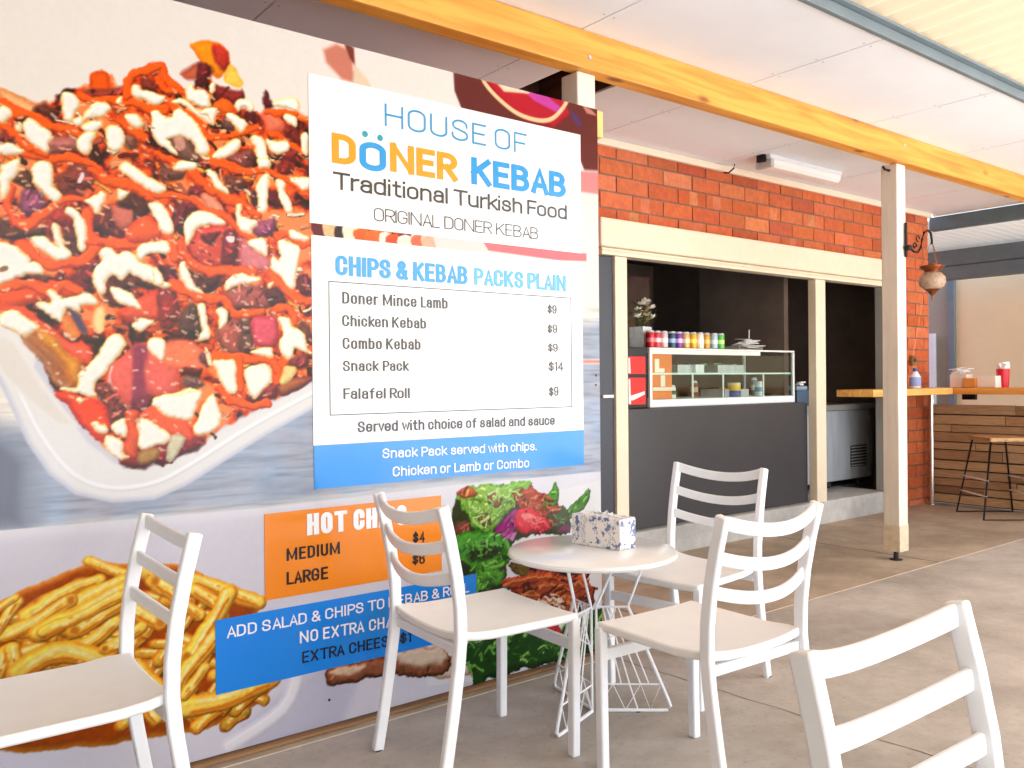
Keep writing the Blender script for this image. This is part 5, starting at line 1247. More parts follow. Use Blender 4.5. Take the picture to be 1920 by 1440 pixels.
def grid_mesh(pr):
    me = bpy.data.meshes.new('printed_sheet'); nx, nz = pr.nx, pr.nz; n = nx*nz; nf = (nx-1)*(nz-1)
    co = np.empty((n, 3), np.float32); co[:, 0] = pr.X.ravel()/1000-1.3; co[:, 1] = 0; co[:, 2] = pr.Z.ravel()/1000
    me.vertices.add(n); me.vertices.foreach_set('co', co.ravel())
    i = np.arange(n).reshape(nz, nx); quad = np.stack([i[:-1, :-1], i[:-1, 1:], i[1:, 1:], i[1:, :-1]], -1).reshape(-1, 4)
    me.loops.add(nf*4); me.loops.foreach_set('vertex_index', quad.ravel().astype(np.int32))
    me.polygons.add(nf); me.polygons.foreach_set('loop_start', np.arange(0, nf*4, 4, dtype=np.int32))
    me.update(); me.validate()
    a = me.color_attributes.new('Col', 'FLOAT_COLOR', 'POINT')
    c = pr.a.reshape(-1, 3)/255.; c = np.where(c <= .04045, c/12.92, ((c+.055)/1.055)**2.4)**1.14*.70
    a.data.foreach_set('color', np.concatenate([c, np.ones((n, 1))], 1).astype(np.float32).ravel())
    return me
M['print'] = pbr('glossy_print', (230, 230, 230), .16, attr=True, spec=.2)
sheet = bpy.data.objects.new('printed_sheet', grid_mesh(pr)); COL.objects.link(sheet); sheet.data.materials.append(M['print']); sheet.parent = board
def on_board(o): o.parent = board; o.matrix_parent_inverse = Matrix.Translation((-1.3, -YP, 0)); return o
on_board(MB().box(-.6, YP+.002, .016, 2.632, YP+.012, 2.388).build('backing_sheet', pbr('dark_backing', (40, 38, 38), .7)))
for q in ((2.634, YP+.002, 2.27, 2.668, YP+.04, 2.386), (-.6, YP+.013, .02, 2.60, YP+.055, .09), (-.6, YP+.013, 2.30, 2.60, YP+.055, 2.37)): on_board(MB().box(*q).build('rear_batten', M['edge'], bevel=.002))
on_board(MB().box(-.6, YP-.03, .001, 2.63, YP+.06, .013).build('floor_batten', M['kick'], bevel=.003))
PANELS = [('logo_panel', [(1270, 2256), (2526, 2261), (2529, 1749), (1271, 1746)], (246, 243, 242)), ('price_panel', [(1273, 1701), (2529, 1712), (2532, 979), (1278, 990)], (246, 244, 243)), ('serving_banner', [(1278, 990), (2532, 979), (2530, 838), (1277, 833)], (0, 156, 236)), ('chips_panel', [(1099, 772), (1794, 765), (1794, 486), (1099, 480)], (240, 148, 10)), ('extras_banner', [(934, 453), (1955, 442), (1952, 207), (934, 213)], (0, 144, 234))]
VIN = {}
def vinyl(rgb, rough=.2):
    if rgb not in VIN: VIN[rgb] = pbr('vinyl', tuple(255*.93*(v/255)**1.2 for v in rgb), rough, spec=.5)
    return VIN[rgb]
panels = []
for nm, cs, col in PANELS:
    x0 = (cs[0][0]+cs[3][0])/2000; x1 = (cs[1][0]+cs[2][0])/2000; z1 = (cs[0][1]+cs[1][1])/2000; z0 = (cs[2][1]+cs[3][1])/2000
    if nm == 'price_panel': z0 += .001
    o = on_board(MB().box(x0, YP-.0026, z0, x1, YP-.0006, z1).build(nm, vinyl(col))); panels.append(o)
BOX = [(a/1000, b/1000) for a, b in [(1337, 1553), (2465, 1556), (2469, 1086), (1341, 1093)]]
x0, x1, zt, zb, lw = BOX[0][0], BOX[1][0], BOX[0][1], BOX[2][1], .0035
def sub(o, p):
    o.parent = p; o.matrix_parent_inverse = (Matrix.Translation((1.3, YP, 0)) @ p.matrix_parent_inverse).inverted() if False else Matrix.Identity(4); return o
sub(MB().box(x0, YP-.0036, zt-lw, x1, YP-.0028, zt).box(x0, YP-.0036, zb, x1, YP-.0028, zb+lw).box(x0, YP-.0036, zb+lw, x0+lw, YP-.0028, zt-lw).box(x1-lw, YP-.0036, zb+lw, x1, YP-.0028, zt-lw).build('border_line', vinyl((70, 72, 84))), panels[1])
# lettering
TEXTS = [('HOUSE OF', (1566, 2129), (2228, 2128), 82, (60, 166, 214), (0.1, 0.095, 0.24), 0),
('D', (1355, 1965), (1448, 1966), 105, (250, 168, 22), (0.26, 0.2, 0.09), 0),
('O', (1462, 1958), (1570, 1975), 103, (28, 164, 224), (0.26, 0.2, 0.09), 0),
('NER', (1586, 1968), (1882, 1968), 105, (250, 168, 22), (0.26, 0.2, 0.09), 0),
('KEBAB', (1948, 1970), (2440, 1975), 106, (28, 164, 224), (0.26, 0.2, 0.09), 0),
('Traditional Turkish Food', (1358, 1874), (2444, 1884), 61, (70, 68, 70), (0.165, 0.14, 0.13), 0),
('ORIGINAL DONER KEBAB', (1517, 1780), (2285, 1785), 48, (70, 68, 70), (0.095, 0.085, 0.1), 0),
('CHIPS & KEBAB', (1364, 1575), (1926, 1576), 70, (28, 164, 224), (0.24, 0.17, 0.07), 1),
('PACKS PLAIN', (1957, 1577), (2435, 1578), 67, (96, 186, 232), (0.235, 0.165, 0.08), 1),  # paler blue than the words before: sheen painted into the colour
('Doner Mince Lamb', (1389, 1477), (1831, 1478), 41, (36, 36, 52), (0.19, 0.118, 0.15), 1),
('Chicken Kebab', (1388, 1398), (1733, 1399), 39, (36, 36, 52), (0.19, 0.118, 0.15), 1),
('Combo Kebab', (1389, 1318), (1708, 1320), 40, (36, 36, 52), (0.19, 0.118, 0.15), 1),
('Snack Pack', (1389, 1240), (1657, 1241), 37, (36, 36, 52), (0.19, 0.118, 0.15), 1),
('Falafel Roll', (1390, 1142), (1659, 1140), 38, (36, 36, 52), (0.19, 0.118, 0.15), 1),
('$9', (2332, 1481), (2381, 1481), 36, (70, 72, 84), (0.165, 0.115, 0.1), 1),
('$9', (2331, 1399), (2383, 1401), 36, (70, 72, 84), (0.165, 0.115, 0.1), 1),
('$9', (2333, 1321), (2385, 1322), 34, (70, 72, 84), (0.165, 0.115, 0.1), 1),
('$14', (2334, 1240), (2416, 1241), 39, (70, 72, 84), (0.165, 0.115, 0.1), 1),
('$9', (2335, 1135), (2387, 1137), 38, (70, 72, 84), (0.165, 0.115, 0.1), 1),
('Served with choice of salad and sauce', (1444, 1023), (2365, 1014), 39, (40, 40, 56), (0.185, 0.145, 0.13), 1),
('Snack Pack served with chips.', (1542, 925), (2265, 913), 35, (244, 246, 250), (0.165, 0.135, 0.14), 2),
('Chicken or Lamb or Combo', (1584, 856), (2223, 846), 36, (244, 246, 250), (0.165, 0.135, 0.14), 2),
('HOT CHIPS', (1248, 681), (1641, 675), 73, (244, 246, 250), (0.27, 0.18, 0.09), 3),
('MEDIUM', (1174, 604), (1370, 603), 42, (24, 22, 30), (0.2, 0.155, 0.15), 3),
('LARGE', (1173, 524), (1324, 522), 43, (24, 22, 30), (0.2, 0.155, 0.15), 3),
('$4', (1667, 602), (1719, 601), 41, (24, 22, 30), (0.18, 0.14, 0.1), 3),
('$6', (1664, 522), (1718, 520), 39, (24, 22, 30), (0.18, 0.14, 0.1), 3),
('ADD SALAD & CHIPS TO KEBAB & ROLL', (970, 384), (1918, 382), 37, (244, 246, 250), (0.165, 0.135, 0.17), 4),
('NO EXTRA CHARGE', (1218, 319), (1669, 307), 40, (244, 246, 250), (0.165, 0.135, 0.17), 4),
('EXTRA CHEESE $1', (1226, 250), (1655, 240), 39, (24, 22, 30), (0.175, 0.14, 0.15), 4)]
# a condensed sans drawn from pen strokes: M/L points, h/v quarter curves that start horizontal/vertical
GL = {'A': (.5, 'M0,0 L.25,1 L.5,0;M.08,.3 L.42,.3'), 'B': (.5, 'M0,0 L0,1 L.24,1 h.46,.77 v.24,.53 L0,.53;M.24,.53 h.5,.27 v.24,0 L0,0'),
'C': (.5, 'M.5,.68 L.5,.75 v.25,1 h0,.75 L0,.25 v.25,0 h.5,.25 L.5,.32'), 'D': (.5, 'M0,0 L0,1 L.2,1 h.5,.72 L.5,.28 v.2,0 L0,0'),
'E': (.42, 'M.42,1 L0,1 L0,0 L.42,0;M0,.52 L.37,.52'), 'F': (.42, 'M.42,1 L0,1 L0,0;M0,.5 L.36,.5'), 'G': (.5, 'M.5,.7 L.5,.75 v.25,1 h0,.75 L0,.25 v.25,0 h.5,.25 L.5,.46 L.28,.46'),
'H': (.5, 'M0,0 L0,1;M.5,0 L.5,1;M0,.52 L.5,.52'), 'I': (0, 'M0,0 L0,1'), 'K': (.52, 'M0,0 L0,1;M.5,1 L0,.4;M.17,.61 L.52,0'), 'L': (.4, 'M0,1 L0,0 L.4,0'),
'M': (.78, 'M0,0 L0,1;M.78,0 L.78,1;M.01,1 L.39,.1 L.77,1'), 'N': (.58, 'M0,0 L0,1;M.58,0 L.58,1;M.01,1 L.57,0'), 'O': (.5, 'M.25,1 h0,.75 L0,.25 v.25,0 h.5,.25 L.5,.75 v.25,1'),
'P': (.5, 'M0,0 L0,1 L.25,1 h.5,.73 v.25,.46 L0,.46'), 'R': (.5, 'M0,0 L0,1 L.25,1 h.5,.74 v.25,.48 L0,.48;M.24,.48 L.5,0'),
'S': (.5, 'M.48,.7 L.48,.77 v.25,1 h.02,.76 v.18,.55 L.32,.47 h.5,.25 v.25,0 h0,.23 L0,.3'), 'T': (.6, 'M0,1 L.6,1;M.3,1 L.3,0'), 'U': (.5, 'M0,1 L0,.25 v.25,0 h.5,.25 L.5,1'),
'X': (.5, 'M0,0 L.5,1;M0,1 L.5,0'), '&': (.56, 'M.56,0 L.14,.64 L.09,.78 v.26,1 h.42,.8 L.38,.68 L.06,.38 L0,.24 v.22,0 h.5,.34 L.52,.44'),
'$': (.48, 'M.46,.66 L.46,.72 v.24,.92 h.02,.72 v.16,.54 L.32,.46 h.48,.27 v.24,.08 h0,.27 L0,.33;M.24,-.06 L.24,1.06'), '1': (.17, 'M0,.8 L.17,1 L.17,0'), '4': (.5, 'M.38,0 L.38,1 L0,.28 L.5,.28'),
'6': (.48, 'M.46,.74 L.46,.77 v.24,1 h0,.75 L0,.25 v.24,0 h.48,.25 L.48,.36 v.24,.6 h0,.4'), '9': (.48, 'M.02,.26 L.02,.23 v.24,0 h.48,.25 L.48,.75 v.24,1 h0,.75 L0,.64 v.24,.4 h.48,.6'),
'a': (.4, 'M.03,.55 L.03,.58 v.21,.74 h.4,.56 L.4,0;M.4,.43 L.2,.43 h0,.22 v.2,0 h.4,.2'), 'b': (.42, 'M0,1 L0,0;M0,.2 v.21,0 h.42,.2 L.42,.54 v.21,.74 h0,.54'), 'c': (.4, 'M.4,.5 L.4,.54 v.2,.74 h0,.54 L0,.2 v.2,0 h.4,.2 L.4,.25'),
'd': (.42, 'M.42,1 L.42,0;M.42,.2 v.21,0 h0,.2 L0,.54 v.21,.74 h.42,.54'), 'e': (.42, 'M0,.38 L.42,.38 L.42,.54 v.21,.74 h0,.54 L0,.2 v.21,0 h.41,.2'), 'f': (.3, 'M.3,1 L.27,1 h.12,.84 L.12,0;M0,.7 L.28,.7'),
'h': (.42, 'M0,1 L0,0;M0,.52 v.21,.74 h.42,.52 L.42,0'), 'i': (0, 'M0,0 L0,.68;M0,.985 L0,1.0'), 'k': (.42, 'M0,1 L0,0;M.4,.74 L0,.28;M.13,.42 L.42,0'), 'l': (0, 'M0,1 L0,0'),
'm': (.68, 'M0,0 L0,.74;M0,.54 v.17,.74 h.34,.54 L.34,0;M.34,.54 v.51,.74 h.68,.54 L.68,0'), 'n': (.42, 'M0,0 L0,.74;M0,.52 v.21,.74 h.42,.52 L.42,0'), 'o': (.42, 'M.21,.74 h0,.53 L0,.21 v.21,0 h.42,.21 L.42,.53 v.21,.74'),
'p': (.42, 'M0,.74 L0,-.26;M0,.2 v.21,0 h.42,.2 L.42,.54 v.21,.74 h0,.54'), 'r': (.26, 'M0,0 L0,.74;M0,.5 v.26,.73'), 's': (.4, 'M.38,.54 L.38,.57 v.2,.74 h.02,.56 v.14,.41 L.26,.36 h.4,.19 v.2,0 h0,.18 L0,.21'),
't': (.28, 'M.12,.96 L.12,.16 v.26,0 L.3,0;M0,.7 L.28,.7'), 'u': (.42, 'M0,.74 L0,.2 v.21,0 h.42,.2;M.42,.74 L.42,0'), 'v': (.4, 'M0,.74 L.2,0 L.4,.74'), 'w': (.62, 'M0,.74 L.155,0 L.31,.7 L.465,0 L.62,.74'), '.': (0, 'M0,0 L0,.02')}
def pen(path):
    out = []
    for st in path.split(';'):
        pts = []
        for tk in st.split():
            x, y = (float(v) for v in tk[1:].split(','))
            if tk[0] in 'ML': pts.append((x, y))
            else:
                x0, y0 = pts[-1]; n = 7
                for i in range(1, n+1):
                    a = math.pi/2*i/n
                    pts.append((x0+(x-x0)*math.sin(a), y0+(y-y0)*(1-math.cos(a))) if tk[0] == 'h' else (x0+(x-x0)*(1-math.cos(a)), y0+(y-y0)*math.sin(a)))
        out.append(pts)
    return out
def ribbon(mb, pts, tv, th, y):
    P = [Vector(p) for p in pts]; n = len(P); closed = n > 3 and (P[0]-P[-1]).length < 1e-6
    if closed: P = P[:-1]; n -= 1
    vs = []
    for i in range(n):
        a = P[i-1] if (closed or i) else None; b = P[(i+1) % n] if (closed or i < n-1) else None
        d1 = (P[i]-a).normalized() if a is not None else None; d2 = (b-P[i]).normalized() if b is not None else None
        d1 = d1 or d2; d2 = d2 or d1
        n1 = Vector((-d1.y, d1.x)); n2 = Vector((-d2.y, d2.x)); m = n1+n2
        if m.length < .3: m = n1; k = 1
        else: m.normalize(); k = min(1/max(m.dot(n1), .3), 1.7)
        off = Vector((m.x*tv/2, m.y*th/2))*k
        e_ = Vector((0, 0))
        if not closed and i in (0, n-1): e_ = (d2 if i == 0 else d1)*(-.5 if i == 0 else .5); e_ = Vector((e_.x*tv, e_.y*th))
        for s_ in (1, -1): q = P[i]+e_+off*s_; vs.append((q.x, y-1e-5*i, q.y))
    fs = [(2*i, 2*i+1, 2*((i+1) % n)+1, 2*((i+1) % n)) for i in range(n if closed else n-1)]
    mb.add(vs, fs)
for s, (xa, za), (xb, zb_), cap, (cr, cg, cb), (tv, th, gap), pi in TEXTS:
    cap /= 1000; tv *= cap; th *= cap; gp = gap*cap; W_ = (xb-xa)/1000; sl = (zb_-za)/(xb-xa) if s != 'O' else 0
    sw = ((.34 if tv < .2*cap else .26)+.8*gap)*cap
    wsum = sum(GL[c][0] for c in s if c != ' '); nl = len(s.replace(' ', '')); nsp = s.count(' ')
    kg = lambda c, d: .3 if c in 'LFTPrRkvwA' and d != ' ' else 1.
    fixed = nl*tv+gp*sum(kg(a, b) for a, b in zip(s, s[1:]) if a != ' ' and b != ' ')+sw*nsp; sx = (W_-fixed)/max(wsum, .01)
    x = xa/1000; mb = MB(); lay = 0
    def flush(mb):
        if mb.v: sub(mb.build('lettering', vinyl((cr, cg, cb))), panels[pi])
    for i, c in enumerate(s):
        if c == ' ':
            flush(mb); mb = MB(); x += sw; continue
        for k, pts in enumerate(pen(GL[c][1])):
            dk = .6 if c in 'MN' and k == 2 and tv > .2*cap else (.8 if c in 'MN' and k == 2 else 1)
            ribbon(mb, [(x+tv/2+px*sx, za/1000+sl*(x-xa/1000)+th/2+pz*(cap-th)) for px, pz in pts], tv*dk, th, YP-.0040-.00012*((i*3+k) % 7))
        x += GL[c][0]*sx+tv+(gp*kg(c, s[i+1]) if i+1 < len(s) and s[i+1] != ' ' else 0)
    flush(mb)
DOT = [(1485, 2086), (1546, 2082), (1391, 1222)]
def disc(x, z, r, y=YP-.0042, n=14): return [(x+r*math.cos(i*2*math.pi/n), y, z+r*math.sin(i*2*math.pi/n)) for i in range(n)], [tuple(range(n))]
for x, z in DOT[:2]: sub(MB().add(*disc(x/1000, z/1000, .0115)).build('umlaut_dot', vinyl((40, 170, 190))), panels[0])
for x, z in [(2608, 1221), (2607, 1179), (1325, 102)]: on_board(MB().lathe((x/1000, YP-.004, z/1000), [(.0001, 0)], 4).build('tmp', M['iron'])) if False else on_board(MB().add(*disc(x/1000, z/1000, .005, YP-.0016)).build('screw', M['iron']))

# ================================================================== CHAIRS (local: seat faces +Y, back at -Y)
def rounded(path, n=6): return path
def make_chair(label):
    t = thing('slat_back_chair', label, 'chair', (0, 0, 0), 0, 'white slat back chairs')
    hw = .205
    prof = [(-.285, 0), (-.262, .12), (-.240, .25), (-.222, .37), (-.214, .455), (-.216, .54), (-.228, .64), (-.248, .74), (-.273, .840)]
    for s in (-1, 1):
        MB().bar([(s*hw, y, z) for y, z in prof], .024, .036, (1, 0, 0)).build('leg', M['white'], t, True, .005)
    for s in (-1, 1):
        MB().bar([(s*hw, .205, 0), (s*hw, .208, .2), (s*hw, .210, .441)], .030, .030, (1, 0, 0)).build('leg', M['white'], t, True, .005)
    def backy(z):
        for (y0, z0), (y1, z1) in zip(prof[:-1], prof[1:]):
            if z0 <= z <= z1: return y0+(y1-y0)*(z-z0)/(z1-z0)
        return prof[-1][0]
    for zc, hh in ((.821, .038), (.725, .036), (.630, .036)):
        n = 14; path = []
        for i in range(n+1):
            u = -1+2*i/n; path.append((u*(hw-.008), backy(zc)-.036*(1-u*u), zc-.032*(1-u*u)))
        MB().bar(path, hh, .013, (0, 0, 1)).build('back_slat', M['white'], t, True, .004)
    # dished seat with rolled sides
    n = 16; vs = []; fs = []
    def top(u, v):
        z = .452-.013*(1-u*u)*(1-v*v)+.012*max(0, -v-.45)/.55*abs(u)**2+.004*abs(u)**4
        return z
    X = lambda u, v: u*(.212 if v > -.75 else .212-.022*(-v-.75)/.25)
    Y = lambda v: .0+v*.222
    for k in range(2):
        for j in range(n+1):
            for i in range(n+1):
                u = -1+2*i/n; v = -1+2*j/n; r = max(abs(u), abs(v)); z = top(u, v)
                if k == 0: z -= .0
                else: z -= .026
                vs.append((X(u, v), Y(v), z))
    N = n+1; N2 = N*N
    for j in range(n):
        for i in range(n):
            a = j*N+i; fs.append((a, a+1, a+N+1, a+N)); fs.append((N2+a, N2+a+N, N2+a+N+1, N2+a+1))
    rim = [i for i in range(N)]+[j*N+n for j in range(1, N)]+[n*N+i for i in range(n-1, -1, -1)]+[j*N for j in range(n-1, 0, -1)]
    for a, b in zip(rim, rim[1:]+rim[:1]): fs.append((b, a, N2+a, N2+b))
    MB().add(vs, fs).build('seat', M['seat'], t, True, .006)
    MB().box(-hw+.012, .201, .335, hw-.012, .219, .372).build('stretcher', M['white'], t, True, .004)
    MB().box(-hw+.010, -.218, .395, hw-.010, -.200, .425).build('rear_rail', M['white'], t, True, .004)
    for sx, y in ((-1, .205), (1, .205), (-1, -.285), (1, -.285)):
        MB().box(sx*hw-.012, y-.012, .0, sx*hw+.012, y+.012, .004).build('glide', M['rubber'], t)
    return t
ch = make_chair('white chair left of the round table with its back over the hot chips price panel')
CH = [(1.644, 2.263, R(-93)), (2.622, 2.266, R(97)), (2.037, 1.703, R(-2)), (1.198, .382, R(178.7)), (.401, 2.318, R(90))]
ch.location = (*CH[0][:2], 0); ch.rotation_euler.z = CH[0][2]
for (x, y, a), lb in zip(CH[1:], ('white chair on the far side of the round table, in front of the dark counter', 'white chair at the round table seen from behind, right of the tissue box', 'white chair in the right foreground, cut off by the lower edge', 'white chair in the left foreground before the printed chips')):
    dup(ch, (x, y, 0), a, lb)

# ================================================================== TABLE
TX, TY, TH = 2.140, 2.275, .588
tb = thing('round_table', 'small low round white table on a white wire base between the chairs', 'table', (TX, TY, 0))
MB().lathe((0, 0, 0), [(.02, TH-.022), (.296, TH-.022), (.303, TH-.018), (.306, TH-.011), (.303, TH-.003), (.298, TH)], 96).build('tabletop', M['tabletop'], tb, True)
def fin(ang):
    c, s = math.cos(ang), math.sin(ang); p = lambda r, z: (r*c, r*s, z)
    mb = MB(); off = .012
    mb.tube([p(off, .006), p(off, .38)], .0045); mb.tube([p(off, .38), p(.126, .38)], .004)
    mb.tube([p(.126, .38), p(.145, .34), p(.268, .045), p(.277, .02), p(.268, .007), p(.24, .006), p(off, .006)], .0064)
    mb.tube([p(.126, .38), p(.195, TH-.024)], .0045); mb.tube([p(off, .38), p(.095, TH-.024)], .0045)
    mb.tube([p(off, .10), p(.246, .10)], .0032); mb.tube([p(off, .2), p(.085, .38)], .0026)
    for a, b in ((.035, .10), (.06, .17), (.09, .20)): mb.tube([p(a, .38), p(b, .10)], .0028)
    mb.tube([p(.05, .38), p(.13, .10), p(.16, .006)], .0028)
    mb.tube([p(off, .006), p(.07, .10), p(.115, .006), p(.17, .10), p(.205, .006), p(.243, .10)], .0028)
    mb.tube([p(off, .24), p(.12, .30)], .0022)
    return mb.build('wire_fin', M['white'], tb, True)
for a in (-40, 80, 200): fin(R(a))
for a in (-40, 80, 200):
    MB().lathe((.16*math.cos(R(a)), .16*math.sin(R(a)), 0), [(.009, 0), (.009, .003)], 12).build('glide', M['rubber'], tb)

# tissue box standing on the table
bx = thing('tissue_box', 'rectangular tissue box with a blue floral print on the round table', 'tissue box', (2.222, 2.302, TH+.0005), R(96.5))
MB().box(-.115, -.046, 0, .115, .046, .112).build('carton', M['floral'], bx, bevel=.0025)
MB().lathe((0, 0, .1125), [(.03, 0), (.03, .0006)], 20).build('slot', pbr('slot', (230, 232, 236), .6), bx)
mb = MB(); vs = []; fs = []
for i in range(9):
    u = -1+i/4
    vs += [(u*.05, -.006+.008*math.sin(i*2), .1132), (u*.045+.004*math.sin(i*3), .012*math.sin(i*1.7), .122+.006*math.cos(i*2.3)+.004*(1-u*u))]
    if i: fs.append((2*i-2, 2*i, 2*i+1, 2*i-1))
mb.add(vs, fs).build('tissue', pbr('tissue', (240, 240, 240), .9), bx, True)

# ================================================================== SERVERY
ct = thing('servery_counter', 'tall charcoal front counter filling the lower half of the serving opening', 'counter', (5.15, 4.1, .186))
def on(o, root): return put(o, root)
on(MB().box(4.083, 4.062, .186, 6.243, 4.09, 1.0).build('front_panel', M['black_panel'], bevel=.002), ct)
on(MB().box(4.083, 4.09, .186, 6.243, 4.75, .985).build('carcass', M['dark_int']), ct)
on(MB().box(4.083, 4.092, .986, 6.243, 4.78, 1.003).build('worktop', pbr('dark_worktop', (54, 52, 52), .3), bevel=.002), ct)

cs_ = thing('display_case', 'glass food display case with a white base on the charcoal counter', 'display case', (5.3, 4.35, 1.004))
X0, X1, Y0, Y1, Zb, Zt = 4.44, 6.16, 4.12, 4.62, 1.004, 1.425
on(MB().box(X0, Y0, Zb+.001, X1, Y1, Zb+.055).build('base', M['white'], bevel=.003), cs_)
on(MB().box(X0+.02, Y0+.005, Zt-.045, X1-.45, Y0+.03, Zt-.015).box(X0, Y0, Zt-.014, X1, Y0+.03, Zt).box(X0, Y1-.03, Zt-.014, X1, Y1, Zt).build('top_rail', M['rail'], bevel=.002), cs_)
for x in (X0, X1-.025):
    for y in (Y0, Y1-.02): on(MB().box(x, y, Zb+.056, x+.025, y+.02, Zt-.015).build('corner_post', M['rail'], bevel=.002), cs_)
on(MB().box(X0+.026, Y0+.021, 1.235, X1-.026, Y1-.021, 1.247).build('glass_shelf', pbr('shelf_glass_edge', (222, 244, 234), .15)), cs_)
on(MB().box(X0+.026, Y0+.004, Zb+.056, X1-.026, Y0+.010, Zt-.046).build('front_pane', M['glass']), cs_)
on(MB().box(X0+.001, Y0+.031, Zt-.010, X1-.001, Y1-.031, Zt-.003).build('top_pane', M['glass']), cs_)
for x in (4.9, 5.25, 5.75): on(MB().box(x, Y0+.012, Zb+.056, x+.014, Y0+.02, 1.234).build('shelf_bracket', M['rail']), cs_)
oc = MB(); oc.box(4.475, 4.150, 1.062, 4.70, 4.156, 1.40, (238, 122, 36))  # thin orange card with white bars, upright behind the front pane
for q in ((4.52, 1.28, 4.565, 1.345), (4.52, 1.25, 4.62, 1.28), (4.58, 1.15, 4.625, 1.23), (4.50, 1.12, 4.70, 1.145)): oc.box(q[0], 4.147, q[1], q[2], 4.149, q[3], (250, 236, 220))
tag(oc.build('orange_card', M['plain']), 'orange and white card inside the left end of the display case', 'card')
def tray(x, w_, z, col, food, label):
    t = thing('food_tray', label, 'tray', (x, 4.35, z), 0, 'trays in the display case')
    MB().box(-w_/2, -.12, 0, w_/2, .12, .006).box(-w_/2, -.12, .006, -w_/2+.005, .12, .06).box(w_/2-.005, -.12, .006, w_/2, .12, .06).box(-w_/2, -.12, .006, w_/2, -.115, .06).box(-w_/2, .115, .006, w_/2, .12, .06).build('pan', M['stainless'], t)
    mb = MB()
    for i in range(26):
        mb.obox((random.uniform(-w_/2+.02, w_/2-.02), random.uniform(-.09, .09), random.uniform(.03, .07)), .04, .03, .02, random.uniform(0, 3), tuple(min(255, max(0, c+random.randint(-25, 25))) for c in food))
    mb.build('food', M['matte'], t)
tray(4.95, .2, 1.2475, None, (120, 60, 40), 'small pan of brown food on the shelf left of the white block')
tray(5.48, .34, 1.2475, None, (150, 170, 90), 'pan of shredded lettuce in the middle of the glass shelf')
tray(5.55, .3, 1.0595, None, (214, 160, 60), 'pan of yellow food on the case floor')
tag(MB().box(5.02, 4.2, 1.2475, 5.12, 4.28, 1.31).build('paper_block', M['white'], bevel=.004), 'white block on the glass shelf of the display case', 'container')
tag(MB().lathe((5.5, 4.22, 1.0595), [(.05, 0), (.05, .05), (.05, .09), (.05, .11)], 20, cols=[(40, 70, 150), (240, 190, 40), (220, 200, 150)]).build('sauce_tub', M['plain'], None, True), 'blue and yellow tub on the floor of the display case', 'tub')

for x, y, h, rr, c1, c2, lb in ((4.80, 4.24, .10, .03, (236, 236, 230), (60, 90, 60), 'white jar with a green band, front left on the case floor'), (5.30, 4.45, .13, .03, (150, 40, 30), (230, 200, 160), 'dark red sauce bottle at the back of the case floor'), (5.86, 4.25, .12, .035, (230, 232, 236), (120, 160, 200), 'white and blue tub at the right end of the case floor'), (6.0, 4.4, .15, .028, (120, 140, 150), (220, 226, 230), 'tall grey bottle at the far right of the case floor')):
    tag(MB().lathe((x, y, 1.0595), [(rr, 0), (rr, h*.3), (rr, h*.6), (rr*.9, h*.85), (rr*.6, h)], 18, cols=[c1, c2, c1, (226, 226, 222)]).build('food_jar', M['plain'], None, True), lb, 'jar', 'jars in the display case')
rb = thing('drinks_rack', 'black rack with red panels at the left end of the counter', 'rack', (4.3, 4.2, 1.004))
on(MB().box(4.205, 4.14, 1.0045, 4.435, 4.62, 1.4255).build('rack_body', pbr('black_rack', (18, 16, 18), .4), bevel=.003), rb)
def redp(z0, z1):
    mb = MB().box(4.235, 4.130, z0, 4.405, 4.1395, z1, (226, 26, 24))
    mb.add([(4.236, 4.1285, z0+.005), (4.258, 4.1285, z0+.005), (4.252, 4.1285, z1-.01), (4.236, 4.1285, z1-.01)], [(0, 1, 2, 3)], (244, 236, 226))
    if z1-z0 > .16: mb.add([(4.25, 4.1287, z0+.06), (4.395, 4.1287, z0+.09), (4.395, 4.1287, z0+.068), (4.28, 4.1287, z0+.03), (4.25, 4.1287, z0+.03)], [(0, 1, 2, 3, 4)], (244, 236, 226))
    return mb
on(redp(1.24, 1.36).build('red_panel', M['plain']), rb); on(redp(1.03, 1.215).build('red_panel', M['plain']), rb)
tag(MB().box(4.10, 4.16, 1.0045, 4.19, 4.4, 1.36, (120, 16, 22)).box(4.12, 4.15, 1.33, 4.17, 4.159, 1.39, (240, 236, 226)).build('red_carton', M['plain']), 'dark red carton squeezed between the door jamb and the black rack', 'carton')

# cans in a row on the glass case
cans = [(4.53, (196, 26, 40), (240, 120, 130)), (4.60, (206, 60, 74), (244, 200, 204)), (4.67, (222, 180, 186), (250, 244, 244)), (4.765, (40, 76, 110), (150, 180, 214)), (4.84, (126, 52, 150), (222, 180, 226)), (4.91, (214, 176, 110), (244, 226, 190)), (4.985, (226, 170, 30), (246, 220, 90)), (5.06, (244, 224, 210), (250, 246, 240)), (5.145, (206, 150, 40), (238, 190, 110)), (5.235, (170, 196, 214), (230, 238, 246)), (5.31, (90, 180, 70), (190, 236, 140))]
cl = ['deep red drink can, leftmost in the row', 'rosy red drink can beside the deep red one', 'pale pink drink can between the rosy and the navy ones', 'navy and light blue drink can', 'purple drink can next to the navy one', 'sand coloured drink can between purple and yellow', 'bright yellow drink can in the middle of the row', 'off white drink can right of the yellow one', 'golden orange drink can standing slightly apart', 'silver blue drink can beside the green one', 'lime green drink can, rightmost in the row']
